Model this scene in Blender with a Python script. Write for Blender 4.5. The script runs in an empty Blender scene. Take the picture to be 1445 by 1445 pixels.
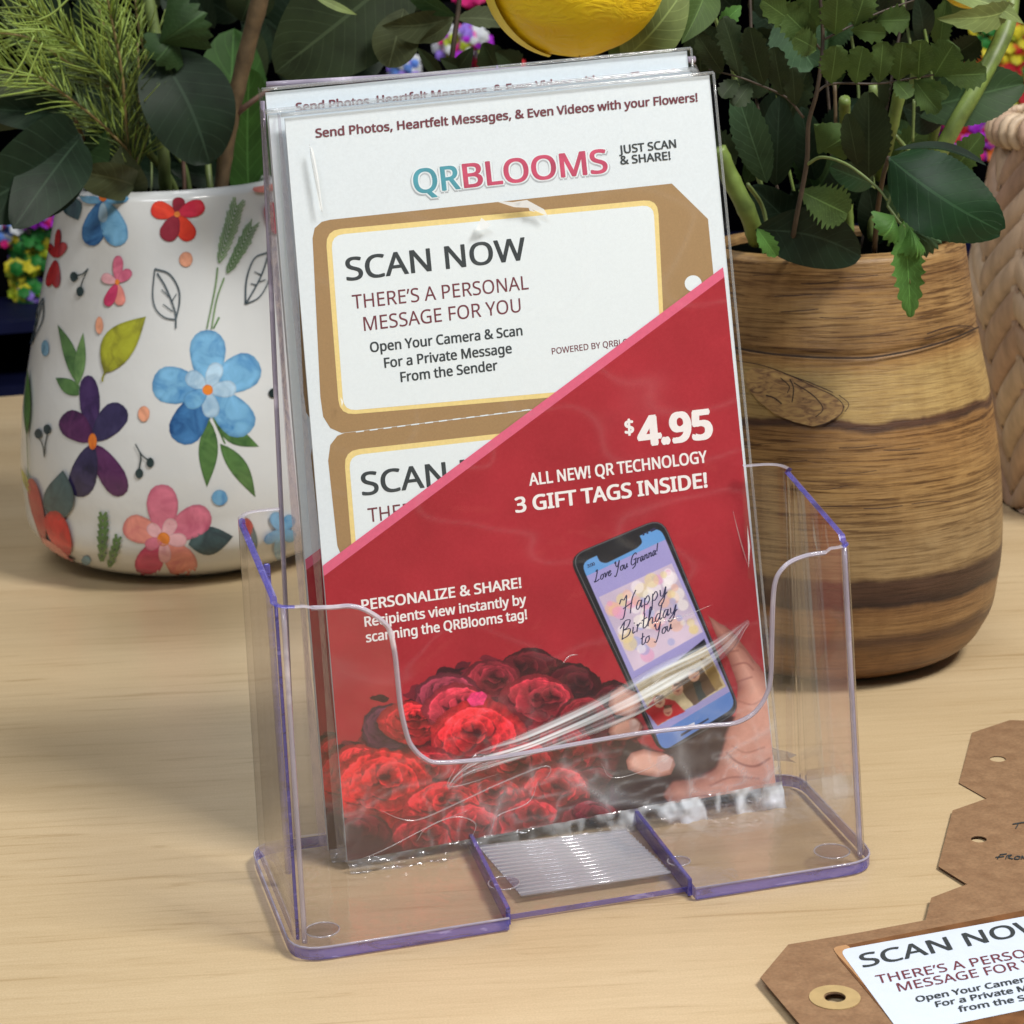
import bpy, bmesh, math, random, os
import numpy as np
from mathutils import Vector, Matrix, Euler

random.seed(7); RNG = np.random.default_rng(11)
scene = bpy.context.scene
COL = scene.collection

# ------------------------------------------------------------------ camera
CAMP = np.array([-0.06957929249473377, -0.611213208215409, 0.3018133091367729])
CAMR = (1.3217767538641907, 0.03826900453842152, -0.24545163483278223)
FPX = 2900.5; CC = 722.5                       # focal length in pixels of the 1445 px photograph
cd = bpy.data.cameras.new('camera'); cam = bpy.data.objects.new('camera', cd); COL.objects.link(cam)
cam.location = CAMP.tolist(); cam.rotation_euler = Euler(CAMR, 'XYZ')
cd.sensor_width = 36; cd.lens = FPX/1445*36; cd.clip_start = 0.02; cd.clip_end = 60
cd.dof.use_dof = True; cd.dof.focus_distance = 0.70; cd.dof.aperture_fstop = 36
scene.camera = cam
MR = np.array(Euler(CAMR, 'XYZ').to_matrix())

# ------------------------------------------------------------------ world, lamps, exposure
w = bpy.data.worlds.new('World'); scene.world = w; w.use_nodes = True
w.node_tree.nodes['Background'].inputs[0].default_value = (.90, .94, 1.0, 1)
w.node_tree.nodes['Background'].inputs[1].default_value = 0.10
scene.view_settings.view_transform = 'Standard'; scene.view_settings.look = 'None'
scene.view_settings.exposure = 0.58; scene.view_settings.gamma = 1
def area(name, loc, target, sx, sy, power, col):
    l = bpy.data.lights.new(name, 'AREA'); l.shape = 'RECTANGLE'; l.size = sx; l.size_y = sy
    l.energy = power; l.color = col
    o = bpy.data.objects.new(name, l); COL.objects.link(o); o.location = loc
    o.rotation_euler = (Vector(target)-Vector(loc)).to_track_quat('-Z', 'Y').to_euler()
    return o
area('ceiling_panel_key', (0.95, -0.75, 1.75), (0.1, 0.1, 0.1), 0.55, 0.45, 32, (1.0, .965, .91))
area('ceiling_panel_front', (-0.75, -1.5, 2.1), (0.1, 0.1, 0.1), 1.3, 0.5, 16, (.94, .97, 1.0))
area('ceiling_panel_rear', (-0.3, 1.3, 2.3), (0.1, 0.5, 0.0), 1.4, 0.6, 9, (1.0, .97, .98))
scene.cycles.max_bounces = 14; scene.cycles.transparent_max_bounces = 40
scene.cycles.transmission_bounces = 10; scene.cycles.glossy_bounces = 5
scene.cycles.caustics_reflective = False; scene.cycles.caustics_refractive = False
scene.cycles.sample_clamp_indirect = 4.0
scene.cycles.use_denoising = True

# ------------------------------------------------------------------ measuring helpers (photo pixel -> point of a real plane)
def ray(x, y):
    return MR @ np.array([(x-CC)/FPX, -(y-CC)/FPX, -1.0])
def on_plane(x, y, p, n):
    d = ray(x, y); p = np.asarray(p, float); n = np.asarray(n, float)
    return CAMP + d*(((p-CAMP) @ n)/(d @ n))
def on_z(x, y, z=0.0): return on_plane(x, y, (0, 0, z), (0, 0, 1))
def on_y(x, y, Y): return on_plane(x, y, (0, Y, 0), (0, 1, 0))
def px_len(P, n=1.0):                           # metres that span n photo pixels at P
    return n*float((P-CAMP) @ (-MR[:, 2]))/FPX
def to_px(P):
    q = (np.asarray(P, float)-CAMP) @ MR
    return np.stack([CC+FPX*q[..., 0]/-q[..., 2], CC-FPX*q[..., 1]/-q[..., 2]], -1)
def unit(v):
    v = np.asarray(v, float); return v/np.linalg.norm(v)

# ------------------------------------------------------------------ object helpers
def tag(o, label=None, cat=None, group=None, kind=None):
    if label: o['label'] = label
    if cat: o['category'] = cat
    if group: o['group'] = group
    if kind: o['kind'] = kind
    return o
def empty(name, loc, label, cat, group=None):
    o = bpy.data.objects.new(name, None); COL.objects.link(o); o.location = [float(c) for c in loc]
    o.empty_display_size = .02
    return tag(o, label, cat, group)
def mesh_obj(name, verts, faces, mat, parent=None, smooth=False, mats=None, mi=None, uv=None, bevel=None):
    """verts in world metres; children are stored relative to their (unrotated) root"""
    off = np.zeros(3); p = parent
    while p is not None:
        off += np.array(p.location); p = p.parent
    V = np.asarray(verts, float)-off
    me = bpy.data.meshes.new(name); me.from_pydata([tuple(v) for v in V], [], [tuple(int(i) for i in f) for f in faces])
    if mats:
        for m in mats: me.materials.append(m)
        if mi is not None: me.polygons.foreach_set('material_index', np.asarray(mi, dtype=np.int32))
    else: me.materials.append(mat)
    if uv is not None:
        ul = me.uv_layers.new(name='UVMap'); li = np.zeros(len(me.loops), dtype=np.int32)
        me.loops.foreach_get('vertex_index', li); ul.data.foreach_set('uv', np.asarray(uv, float)[li].ravel())
    if smooth: me.polygons.foreach_set('use_smooth', [True]*len(me.polygons))
    me.update()
    o = bpy.data.objects.new(name, me); COL.objects.link(o)
    if parent is not None: o.parent = parent
    if bevel:
        b = o.modifiers.new('bevel', 'BEVEL'); b.width = bevel; b.segments = 2; b.limit_method = 'ANGLE'
    return o
def copy_tree(o, parent=None):
    c = o.copy(); COL.objects.link(c); c.parent = parent
    for ch in [k for k in scene.objects if k.parent == o and k != c]: copy_tree(ch, c)
    return c
def grid_faces(nu, nv, wrap=False):
    F = []
    for i in range(nu-1):
        for j in range(nv if wrap else nv-1):
            a = i*nv+j; b = i*nv+(j+1) % nv
            F.append((a, b, b+nv, a+nv))
    return F
def box(c, s, R=None):
    V = np.array([[x, y, z] for x in (-.5, .5) for y in (-.5, .5) for z in (-.5, .5)])*np.array(s)
    if R is not None: V = V @ np.array(R).T
    return V+np.array(c), [(0, 1, 3, 2), (4, 6, 7, 5), (0, 4, 5, 1), (2, 3, 7, 6), (0, 2, 6, 4), (1, 5, 7, 3)]
def slab(poly, n, thick):
    """extrude a planar polygon (world points, counter-clockwise seen from n) by -thick*n"""
    P = np.asarray(poly, float); n = unit(n); k = len(P)
    V = np.vstack([P, P-n*thick]); F = [tuple(range(k)), tuple(range(2*k-1, k-1, -1))]
    F += [(i, i+k, (i+1) % k+k, (i+1) % k) for i in range(k)]
    return V, F
def smooth_path(pts, n=8):
    P = [np.asarray(p, float) for p in pts]
    if len(P) < 3: return np.array([P[0]+(P[-1]-P[0])*t for t in np.linspace(0, 1, n+1)])
    P = [2*P[0]-P[1]]+P+[2*P[-1]-P[-2]]; out = []
    for i in range(1, len(P)-2):
        for t in np.linspace(0, 1, n, endpoint=False):
            a, b, c, d = P[i-1:i+3]
            out.append(.5*((2*b)+(c-a)*t+(2*a-5*b+4*c-d)*t*t+(-a+3*b-3*c+d)*t**3))
    out.append(P[-2]); return np.array(out)
def tube(path, rad, ns=8, cap=True):
    P = np.asarray(path, float); n = len(P); r = np.broadcast_to(np.asarray(rad, float), (n,)) if np.ndim(rad) <= 1 and np.size(rad) in (1, n) else np.interp(np.linspace(0, 1, n), np.linspace(0, 1, len(rad)), rad)
    T = np.gradient(P, axis=0); T /= np.linalg.norm(T, axis=1)[:, None]+1e-12
    up = np.array([0.1, .95, .2]); V = []
    for i in range(n):
        a = np.cross(T[i], up); a /= np.linalg.norm(a)+1e-12; b = np.cross(T[i], a)
        for k in range(ns):
            th = 2*math.pi*k/ns; V.append(P[i]+r[i]*(a*math.cos(th)+b*math.sin(th)))
    F = grid_faces(n, ns, True)
    if cap: F += [tuple(range(ns-1, -1, -1)), tuple(range((n-1)*ns, n*ns))]
    return np.array(V), F
def join(parts):
    V = []; F = []; o = 0
    for v, f in parts:
        V.append(np.asarray(v)); F += [tuple(i+o for i in q) for q in f]; o += len(v)
    return np.vstack(V), F

# ------------------------------------------------------------------ materials
def new_mat(name):
    m = bpy.data.materials.new(name); m.use_nodes = True; nt = m.node_tree
    return m, nt, nt.nodes, nt.links, nt.nodes['Principled BSDF']
def s2l(c): return tuple(((x/255)/12.92 if x/255 <= .04045 else ((x/255+.055)/1.055)**2.4) for x in c)
def noise(nt, scale, detail=4, coord='Object', vec=None, dist=0, rough=.55):
    tc = nt.nodes.new('ShaderNodeTexCoord'); n = nt.nodes.new('ShaderNodeTexNoise')
    n.inputs['Scale'].default_value = scale; n.inputs['Detail'].default_value = detail
    n.inputs['Roughness'].default_value = rough; n.inputs['Distortion'].default_value = dist
    if vec is not None:
        mp = nt.nodes.new('ShaderNodeMapping'); mp.inputs['Scale'].default_value = vec
        nt.links.new(tc.outputs[coord], mp.inputs[0]); nt.links.new(mp.outputs[0], n.inputs['Vector'])
    else: nt.links.new(tc.outputs[coord], n.inputs['Vector'])
    return n
def ramp(nt, src, stops):
    r = nt.nodes.new('ShaderNodeValToRGB'); e = r.color_ramp.elements
    while len(e) < len(stops): e.new(.5)
    for k, (p, c) in enumerate(stops):
        e[k].position = p; e[k].color = (*c, 1) if len(c) == 3 else c
    nt.links.new(src, r.inputs[0]); return r
def bump(nt, src, strength, dist, b):
    n = nt.nodes.new('ShaderNodeBump'); n.inputs['Strength'].default_value = strength; n.inputs['Distance'].default_value = dist
    nt.links.new(src, n.inputs['Height']); nt.links.new(n.outputs[0], b.inputs['Normal']); return n
def paint(name, c, rough=.5, var=.12, scale=300, bumps=0.0, spec=.5, coat=0):
    m, nt, N, L, b = new_mat(name); n = noise(nt, scale)
    c = np.array(c); r = ramp(nt, n.outputs[0], [(.3, tuple(c*(1-var))), (.7, tuple(np.minimum(c*(1+var), 1)))])
    L.new(r.outputs[0], b.inputs['Base Color']); b.inputs['Roughness'].default_value = rough
    b.inputs['Specular IOR Level'].default_value = spec; b.inputs['Coat Weight'].default_value = coat
    if bumps: bump(nt, n.outputs[0], .5, bumps, b)
    return m
def thin_clear(name, tint, edge, gloss=1.0, rough=.03, edge_pow=.25, bump_=None, base=0.0, painted_sheen=0.0, sheen_attr=None):
    """a thin clear plastic sheet: straight-through transmission, Fresnel gloss, tint at grazing angles"""
    m, nt, N, L, b = new_mat(name); N.remove(b); out = N['Material Output']
    t = N.new('ShaderNodeBsdfTransparent'); g = N.new('ShaderNodeBsdfGlossy'); g.inputs['Roughness'].default_value = rough
    lw = N.new('ShaderNodeLayerWeight'); lw.inputs['Blend'].default_value = .5     # Facing = 1-|cos|, same from both sides
    def mth(op, a, v):
        q = N.new('ShaderNodeMath'); q.operation = op; L.new(a, q.inputs[0]); q.inputs[1].default_value = v; return q.outputs[0]
    mx = N.new('ShaderNodeMixRGB'); mx.inputs[1].default_value = (*tint, 1); mx.inputs[2].default_value = (*edge, 1)
    L.new(mth('POWER', lw.outputs['Facing'], 1/edge_pow), mx.inputs[0]); L.new(mx.outputs[0], t.inputs[0])
    sch = mth('ADD', mth('MULTIPLY', mth('POWER', lw.outputs['Facing'], 5.0), .95), .042)
    mu = N.new('ShaderNodeMath'); mu.operation = 'MULTIPLY_ADD'; mu.inputs[1].default_value = gloss; mu.inputs[2].default_value = base; mu.use_clamp = True
    L.new(sch, mu.inputs[0]); s = N.new('ShaderNodeMixShader')
    L.new(mu.outputs[0], s.inputs[0]); L.new(t.outputs[0], s.inputs[1]); L.new(g.outputs[0], s.inputs[2]); L.new(s.outputs[0], out.inputs[0])
    if painted_sheen:
        df = N.new('ShaderNodeBsdfDiffuse'); df.inputs[0].default_value = (.88, .93, .95, 1); s3 = N.new('ShaderNodeMixShader')  # diffuse white painted in where the plastic would catch light
        s3.inputs[0].default_value = painted_sheen
        if sheen_attr: ha = N.new('ShaderNodeAttribute'); ha.attribute_name = sheen_attr; L.new(ha.outputs['Fac'], s3.inputs[0])
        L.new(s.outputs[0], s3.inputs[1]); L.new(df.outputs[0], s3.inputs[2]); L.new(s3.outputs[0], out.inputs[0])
    if bump_:
        n = noise(nt, bump_[0], 3, dist=.6); bp = N.new('ShaderNodeBump'); bp.inputs['Strength'].default_value = bump_[1]; bp.inputs['Distance'].default_value = bump_[2]
        L.new(n.outputs[0], bp.inputs['Height']); L.new(bp.outputs[0], g.inputs['Normal'])
    return m
def tinted_edge(name, c, through, rough=.12, mixf=.45, lo=.42, sc=70):
    """cut edge of the clear plastic, where light piped inside the sheet comes out violet"""
    m, nt, N, L, b = new_mat(name); out = N['Material Output']
    n = noise(nt, sc, 4, vec=(1, 1, 4) if lo < .6 else None, dist=1.2); r = ramp(nt, n.outputs[0], [(.32, tuple(np.array(c)*lo)), (.46, tuple(np.array(c)*.9)), (.60, c), (.70, tuple(np.minimum(np.array(c)*1.3+.22, 1)))])  # ramp paints glassy highlights and darker lines into the violet
    L.new(r.outputs[0], b.inputs['Base Color']); b.inputs['Roughness'].default_value = rough; b.inputs['Coat Weight'].default_value = .6
    t = N.new('ShaderNodeBsdfTransparent'); t.inputs[0].default_value = (*through, 1)
    s = N.new('ShaderNodeMixShader'); s.inputs[0].default_value = mixf
    L.new(b.outputs[0], s.inputs[1]); L.new(t.outputs[0], s.inputs[2]); L.new(s.outputs[0], out.inputs[0]); return m

M = {}
M['clear'] = thin_clear('clear_styrene', (.985, .98, .99), (.84, .82, .90), 1.0, .02, .18)
M['clear_base'] = thin_clear('clear_styrene_base', (.99, .985, .99), (.90, .88, .94), 1.0, .05, .3, (60, .25, .002))
M['edge'] = tinted_edge('violet_edge', (.13, .125, .52), (.66, .62, .97), .06, .38)
M['edge_dark'] = tinted_edge('deep_violet_edge', (.10, .095, .44), (.66, .62, .95), .1, .42)
M['rim'] = tinted_edge('pale_rim', (.60, .57, .66), (.94, .92, .97), .05, .5, .75, 25)
M['film'] = thin_clear('bag_film', (.985, .985, .99), (.80, .78, .84), .55, .10, .2, (22, .5, .004), 0.0, .1, 'painted_sheen')
M['film_crinkle'] = thin_clear('crinkled_film', (.93, .94, .95), (.55, .55, .6), 2.4, .14, .35, (120, .7, .0015), .04, .3, 'painted_sheen')
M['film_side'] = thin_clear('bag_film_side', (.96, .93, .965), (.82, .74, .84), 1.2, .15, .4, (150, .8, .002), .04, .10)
M['paper'] = paint('white_card', (.70, .78, .83), .6, .03, 900)
M['kraft_print'] = paint('printed_kraft', (.34, .215, .095), .6, .06, 1500)
M['gold_print'] = paint('printed_gold', (.80, .64, .26), .55, .05, 900)
M['label_print'] = paint('printed_white', (.74, .82, .86), .55, .02, 900)
M['ink'] = paint('dark_ink', (.035, .045, .05), .5, .05)
M['maroon'] = paint('maroon_ink', (.16, .035, .05), .5, .05)
M['white_ink'] = paint('white_ink', (.86, .83, .83), .5, .02)
M['teal_ink'] = paint('teal_ink', (.07, .30, .38), .5, .2, 150)
M['rose_ink'] = paint('rose_ink', (.52, .07, .14), .5, .2, 150)
M['halo_ink'] = paint('halo_ink', (.42, .46, .50), .5, .2, 200)
M['pink'] = paint('pink_stripe', (.70, .12, .22), .5, .05, 600)
M['steel'] = paint('ring_metal', (.5, .4, .2), .4)

# ------------------------------------------------------------------ table and backdrop
def table_material():
    m, nt, N, L, b = new_mat('maple_laminate')
    tc = N.new('ShaderNodeTexCoord'); mp = N.new('ShaderNodeMapping')
    a = on_z(0, 1200); c = on_z(309, 1182); ang = math.atan2(c[1]-a[1], c[0]-a[0])
    mp.inputs['Rotation'].default_value = (0, 0, -ang+.0)
    L.new(tc.outputs['Object'], mp.inputs[0])
    def nz(vec, sc, det, dist=0, rough=.6):
        q = N.new('ShaderNodeMapping'); q.inputs['Scale'].default_value = vec
        n = N.new('ShaderNodeTexNoise'); n.inputs['Scale'].default_value = sc; n.inputs['Detail'].default_value = det
        n.inputs['Distortion'].default_value = dist; n.inputs['Roughness'].default_value = rough
        L.new(mp.outputs[0], q.inputs[0]); L.new(q.outputs[0], n.inputs['Vector']); return n
    broad = nz((.35, 1.6, 1), 9, 4, .3)
    grain = nz((.8, 16, 1), 17, 5, .8, .60)
    fine = nz((6, 60, 1), 25, 3, .2)
    speck = nz((1, 1, 1), 1400, 2)
    r1 = ramp(nt, broad.outputs[0], [(.3, (.575, .435, .255)), (.7, (.665, .525, .33))])
    r2 = ramp(nt, grain.outputs[0], [(.33, (.80, .76, .70)), (.40, (.94, .93, .91)), (.60, (1, 1, 1))])
    r3 = ramp(nt, fine.outputs[0], [(.3, (.94, .93, .91)), (.7, (1, 1, 1))])
    r4 = ramp(nt, speck.outputs[0], [(.35, (.90, .89, .88)), (.65, (1, 1, 1))])
    def mul(x, y, f=1):
        k = N.new('ShaderNodeMixRGB'); k.blend_type = 'MULTIPLY'; k.inputs[0].default_value = f
        L.new(x, k.inputs[1]); L.new(y, k.inputs[2]); return k.outputs[0]
    c1 = mul(mul(mul(r1.outputs[0], r2.outputs[0]), r3.outputs[0]), r4.outputs[0])
    L.new(c1, b.inputs['Base Color'])
    b.inputs['Roughness'].default_value = .36; b.inputs['Specular IOR Level'].default_value = .45
    bump(nt, speck.outputs[0], .25, .00006, b)
    return m
M['table'] = table_material()
tabl = on_z(15, 558); yedge = tabl[1]
V, F = box((.35, (yedge-1.1)/2, -.02), (3.4, yedge+1.1, .04))
V = np.array(V)
t_ = mesh_obj('table_surface', V, F, M['table'], bevel=.003); tag(t_, kind='structure')
M['dark'] = paint('dark_backdrop', (.0012, .0012, .002), .9, .3, 20, spec=0.0)
V, F = box((.4, 3.6, .2), (8, .05, 5)); tag(mesh_obj('wall', V, F, M['dark']), kind='structure')
M['floor'] = paint('dark_floor', (.004, .004, .005), .9, .3, 20, spec=0.0)
V, F = box((.4, 1.5, -.78), (8, 6, .05)); tag(mesh_obj('floor', V, F, M['floor']), kind='structure')

# ------------------------------------------------------------------ vases
KT = np.array([0, .03, .1, .2, .4, .6, .8, 1.])
def hermite(x, xk, yk):
    x = np.asarray(x, float); d = np.gradient(yk, xk); i = np.clip(np.searchsorted(xk, x)-1, 0, len(xk)-2)
    h = xk[i+1]-xk[i]; t = (x-xk[i])/h
    return (2*t**3-3*t**2+1)*yk[i]+(t**3-2*t**2+t)*h*d[i]+(-2*t**3+3*t**2)*yk[i+1]+(t**3-t**2)*h*d[i+1]
class Lathe:
    def __init__(s, x, y, H, rk): s.x, s.y, s.H, s.rk = x, y, H, np.array(rk)
    def r(s, z): return hermite(np.clip(np.asarray(z)/s.H, 0, 1), KT, s.rk)*s.H
    def P(s, th, z, off=0.0):
        r = s.r(z)+off; return np.stack([s.x+r*np.cos(th), s.y+r*np.sin(th), np.asarray(z)+0*r], -1)
    def hit(s, px):
        """photo pixels -> (theta, z) on the side that faces the camera; misses slide towards the axis"""
        px = np.asarray(px, float).reshape(-1, 2).copy(); res = np.zeros((len(px), 2)); ok = np.zeros(len(px), bool)
        base = math.hypot(s.x-CAMP[0], s.y-CAMP[1])
        for it in range(40):
            idx = np.where(~ok)[0]
            if len(idx) == 0: break
            D = np.array([ray(*px[i]) for i in idx]); hor = np.hypot(D[:, 0], D[:, 1])
            t0 = (base-1.15*s.rk.max()*s.H)/hor; t1 = (base+.2*s.H)/hor
            T = t0[:, None]+(t1-t0)[:, None]*np.linspace(0, 1, 260)[None]
            Q = CAMP+D[:, None, :]*T[..., None]
            f = np.hypot(Q[..., 0]-s.x, Q[..., 1]-s.y)-s.r(Q[..., 2])+(Q[..., 2] > s.H)*1+(Q[..., 2] < -.0005)*1
            neg = f < 0; has = neg.any(1); k = neg.argmax(1)
            for j in np.where(has)[0]:
                a, b_ = T[j, max(k[j]-1, 0)], T[j, k[j]]
                for _ in range(18):
                    c = .5*(a+b_); q = CAMP+D[j]*c
                    if math.hypot(q[0]-s.x, q[1]-s.y)-float(s.r(q[2])) < 0 and -.0005 <= q[2] <= s.H: b_ = c
                    else: a = c
                q = CAMP+D[j]*b_; res[idx[j]] = (math.atan2(q[1]-s.y, q[0]-s.x), min(max(q[2], .0), s.H)); ok[idx[j]] = True
            for j in np.where(~has)[0]:
                ax = to_px([s.x, s.y, s.H*.5]); px[idx[j]] += (ax-px[idx[j]])*.02
        return res
def lathe_mesh(L, lip, nth=260, nz=110, depth=.55, groove=None):
    zs = np.concatenate([L.H*np.linspace(0, .12, 18)[:-1], L.H*np.linspace(.12, 1, nz)])
    prof = [(0.0, .0012), (float(L.r(0))*.93, .0)]+[(float(L.r(z))-(lip*.35 if z > L.H*.995 else 0), float(z)) for z in zs]
    ro = float(L.r(L.H))-lip*.35
    prof += [(ro-lip*.3, L.H+lip*.22), (ro-lip*.75, L.H+lip*.2), (ro-lip, L.H-lip*.2)]
    for z in np.linspace(L.H-.006, L.H*(1-depth), 10): prof.append((float(L.r(z))-lip*1.4, float(z)))
    prof.append((0.0005, L.H*(1-depth)))
    th = np.linspace(0, 2*math.pi, nth, endpoint=False); V = []; UV = []
    for r, z in prof:
        rr = np.full(nth, r)
        if groove is not None and r > lip: rr = rr-groove(th, z)
        V.append(np.stack([L.x+rr*np.cos(th), L.y+rr*np.sin(th), np.full(nth, z)], -1))
        UV.append(np.stack([th, np.full(nth, z)], -1))
    V = np.vstack(V); F = grid_faces(len(prof), nth, True)
    return V, F

# floral vase
FV = Lathe(.0203, .5285, .2060, [.2736, .351, .4348, .4528, .4402, .3968, .3424, .2885])
M['glaze'], nt, N, Lk, b = new_mat('white_glaze')
n = noise(nt, 9, 3); r_ = ramp(nt, n.outputs[0], [(.3, (.57, .59, .60)), (.7, (.65, .675, .69))]); Lk.new(r_.outputs[0], b.inputs['Base Color'])
b.inputs['Roughness'].default_value = .22; b.inputs['Coat Weight'].default_value = .5; b.inputs['Coat Roughness'].default_value = .08
n2 = noise(nt, 60, 3); bump(nt, n2.outputs[0], .3, .0012, b)
fvase = empty('floral_vase', (FV.x, FV.y, 0), 'white ceramic vase painted with colourful flowers, standing left behind the clear holder', 'vase')
V, F = lathe_mesh(FV, .0065); mesh_obj('vase_body', V, F, M['glaze'], fvase, smooth=True)

def wc(name, c, c2=None, sc=90):
    m, nt, N, L, b = new_mat('watercolour_'+name); c = np.array(s2l(c)); c2 = c*.55 if c2 is None else np.array(s2l(c2))
    n = noise(nt, sc, 5, dist=1.0); r = ramp(nt, n.outputs[0], [(.30, tuple(c2)), (.52, tuple(c)), (.75, tuple(np.minimum(c*1.25+.01, 1)))])
    at_ = N.new('ShaderNodeAttribute'); at_.attribute_name = 'rim'
    r2 = ramp(nt, at_.outputs['Fac'], [(0, (.93, .93, .93)), (.80, (1, 1, 1)), (1, (.72, .72, .74))])
    k = N.new('ShaderNodeMixRGB'); k.blend_type = 'MULTIPLY'; k.inputs[0].default_value = 1
    L.new(r.outputs[0], k.inputs[1]); L.new(r2.outputs[0], k.inputs[2]); L.new(k.outputs[0], b.inputs['Base Color'])
    b.inputs['Roughness'].default_value = .25; b.inputs['Coat Weight'].default_value = .5; b.inputs['Coat Roughness'].default_value = .08
    return m
WC = dict(blue=wc('blue', (112, 168, 208), (70, 130, 185)), dblue=wc('deep_blue', (60, 115, 170), (30, 75, 130)), pblue=wc('pale_blue', (165, 195, 218), (120, 160, 195)),
          purple=wc('purple', (62, 40, 88), (38, 26, 62)), plum=wc('plum', (84, 38, 86), (56, 24, 66)), indigo=wc('indigo', (52, 46, 84), (34, 30, 60)),
          pink=wc('pink', (208, 112, 140), (185, 80, 115)), coral=wc('coral', (222, 140, 130), (205, 110, 115)), hot=wc('hot_pink', (196, 60, 105), (170, 45, 85)), ppink=wc('pale_pink', (228, 176, 186), (210, 145, 160)),
          red=wc('red', (196, 28, 34), (150, 15, 30)), orange_red=wc('orange_red', (220, 58, 28), (200, 35, 25)), crimson=wc('crimson', (140, 22, 45), (110, 12, 35)), rosered=wc('rose_red', (206, 40, 72), (190, 25, 50)),
          orange=wc('orange', (222, 130, 50), (200, 95, 35)), peach=wc('peach', (226, 160, 130)), lblue=wc('light_blue', (120, 165, 195)),
          leaf=wc('leaf', (82, 120, 66), (52, 88, 48)), sage=wc('sage', (104, 140, 84), (72, 110, 62)), olive=wc('olive', (160, 164, 46), (120, 120, 40)), teal=wc('teal', (58, 88, 96), (38, 62, 74)),
          line=wc('line', (70, 84, 92)), berry=wc('berry', (38, 56, 58)), redbrown=wc('red_brown', (170, 50, 52), (140, 40, 50)))
decal_n = [0]
def decal(L, name, px, mat, parent, lift=None, rings=6):
    """flat print that follows the vase: outline in photo px, laid on the surface"""
    px = np.asarray(px, float); c = px.mean(0); n = len(px)
    pts = [c[None]]+[c+(px-c)*(k/rings) for k in range(1, rings+1)]
    hz = L.hit(np.vstack(pts))
    if lift is None: decal_n[0] += 1; lift = .00013+.000008*decal_n[0]
    V = L.P(hz[:, 0], hz[:, 1], lift)
    F = [(0, 1+(i+1) % n, 1+i) for i in range(n)]
    for k in range(rings-1):
        a = 1+k*n
        F += [(a+i, a+(i+1) % n, a+n+(i+1) % n, a+n+i) for i in range(n)]
    F = [f[::-1] for f in F]
    o = mesh_obj(name, V, F, mat, parent, smooth=True)
    at_ = o.data.attributes.new('rim', 'FLOAT', 'POINT'); at_.data.foreach_set('value', [0.0]+[k/rings for k in range(1, rings+1) for _ in range(n)])
    return o
def petal_px(base, tip, wd, n=20, fat=.62, jit=.03):
    b_, t = np.array(base, float), np.array(tip, float); d = t-b_; Ln = np.hypot(*d); d /= Ln; nn = np.array([-d[1], d[0]])
    out = []
    for k in range(n):
        a = 2*math.pi*k/n; u = .5-.5*math.cos(a); s = math.sin(a)
        wv = wd/2*abs(s)**.9*np.sign(s)*(1+.55*(u-.5)*2*(fat-.5)*4)/(1+.25*(fat-.5)*4)
        out.append(b_+d*Ln*u+nn*wv*(1+random.uniform(-jit, jit)))
    return out
def leaf_px(base, tip, wd, n=20, bend=0.0):
    b_, t = np.array(base, float), np.array(tip, float); d = t-b_; Ln = np.hypot(*d); d /= Ln; nn = np.array([-d[1], d[0]])
    out = []
    for k in range(n):
        q = k/n; u, s = (q*2, 1) if q < .5 else (2-q*2, -1)
        out.append(b_+d*Ln*u+nn*(s*wd/2*math.sin(math.pi*u**.85)+bend*Ln*math.sin(math.pi*u)))
    return out
def stroke_px(pts, wd):
    P = smooth_path([np.array(p, float) for p in pts], 5); T = np.gradient(P, axis=0); T /= np.linalg.norm(T, axis=1)[:, None]+1e-9
    Nn = np.stack([-T[:, 1], T[:, 0]], -1); ww = wd/2*np.linspace(1, .8, len(P))[:, None]
    return P+Nn*ww, P-Nn*ww
def stroke(L, name, pts, wd, mat, parent):
    A, B = stroke_px(pts, wd); decal_n[0] += 1; hz = L.hit(np.vstack([A, B])); V = L.P(hz[:, 0], hz[:, 1], .00013+.000008*decal_n[0]); n = len(A)
    return V, [(i, i+1, n+i+1, n+i) for i in range(n-1)]
def strokes(L, name, lst, mat, parent):
    o = mesh_obj(name, *join([stroke(L, name, p, w_, mat, parent) for p, w_ in lst]), mat, parent); return o
S = 2.409
def c3(p): return (p[0]/S, 240+p[1]/S)
def petals(center, lst, name='painted_petal'):
    for tip, wd, m in lst:
        c = np.array(c3(center)); t = np.array(c3(tip)); c = c+(t-c)*.06
        decal(FV, name, petal_px(c, t, wd/S*1.02), WC[m], fvase)
def leaf(base, tip, wd, m, bend=0.0): decal(FV, 'painted_leaf', leaf_px(c3(base), c3(tip), wd/S, bend=bend), WC[m], fvase)
def dot(c, rx, ry, m, name='painted_dot'):
    x, y = c3(c); decal(FV, name, [(x+rx/S*math.cos(a)*(1+random.uniform(-.05, .05)), y+ry/S*math.sin(a)) for a in np.linspace(0, 2*math.pi, 16, endpoint=False)], WC[m], fvase, rings=2)
def lines(lst, m='line', name='painted_stem'): strokes(FV, name, [([c3(p) for p in pts], w_/S) for pts, w_ in lst], WC[m], fvase)
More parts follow.
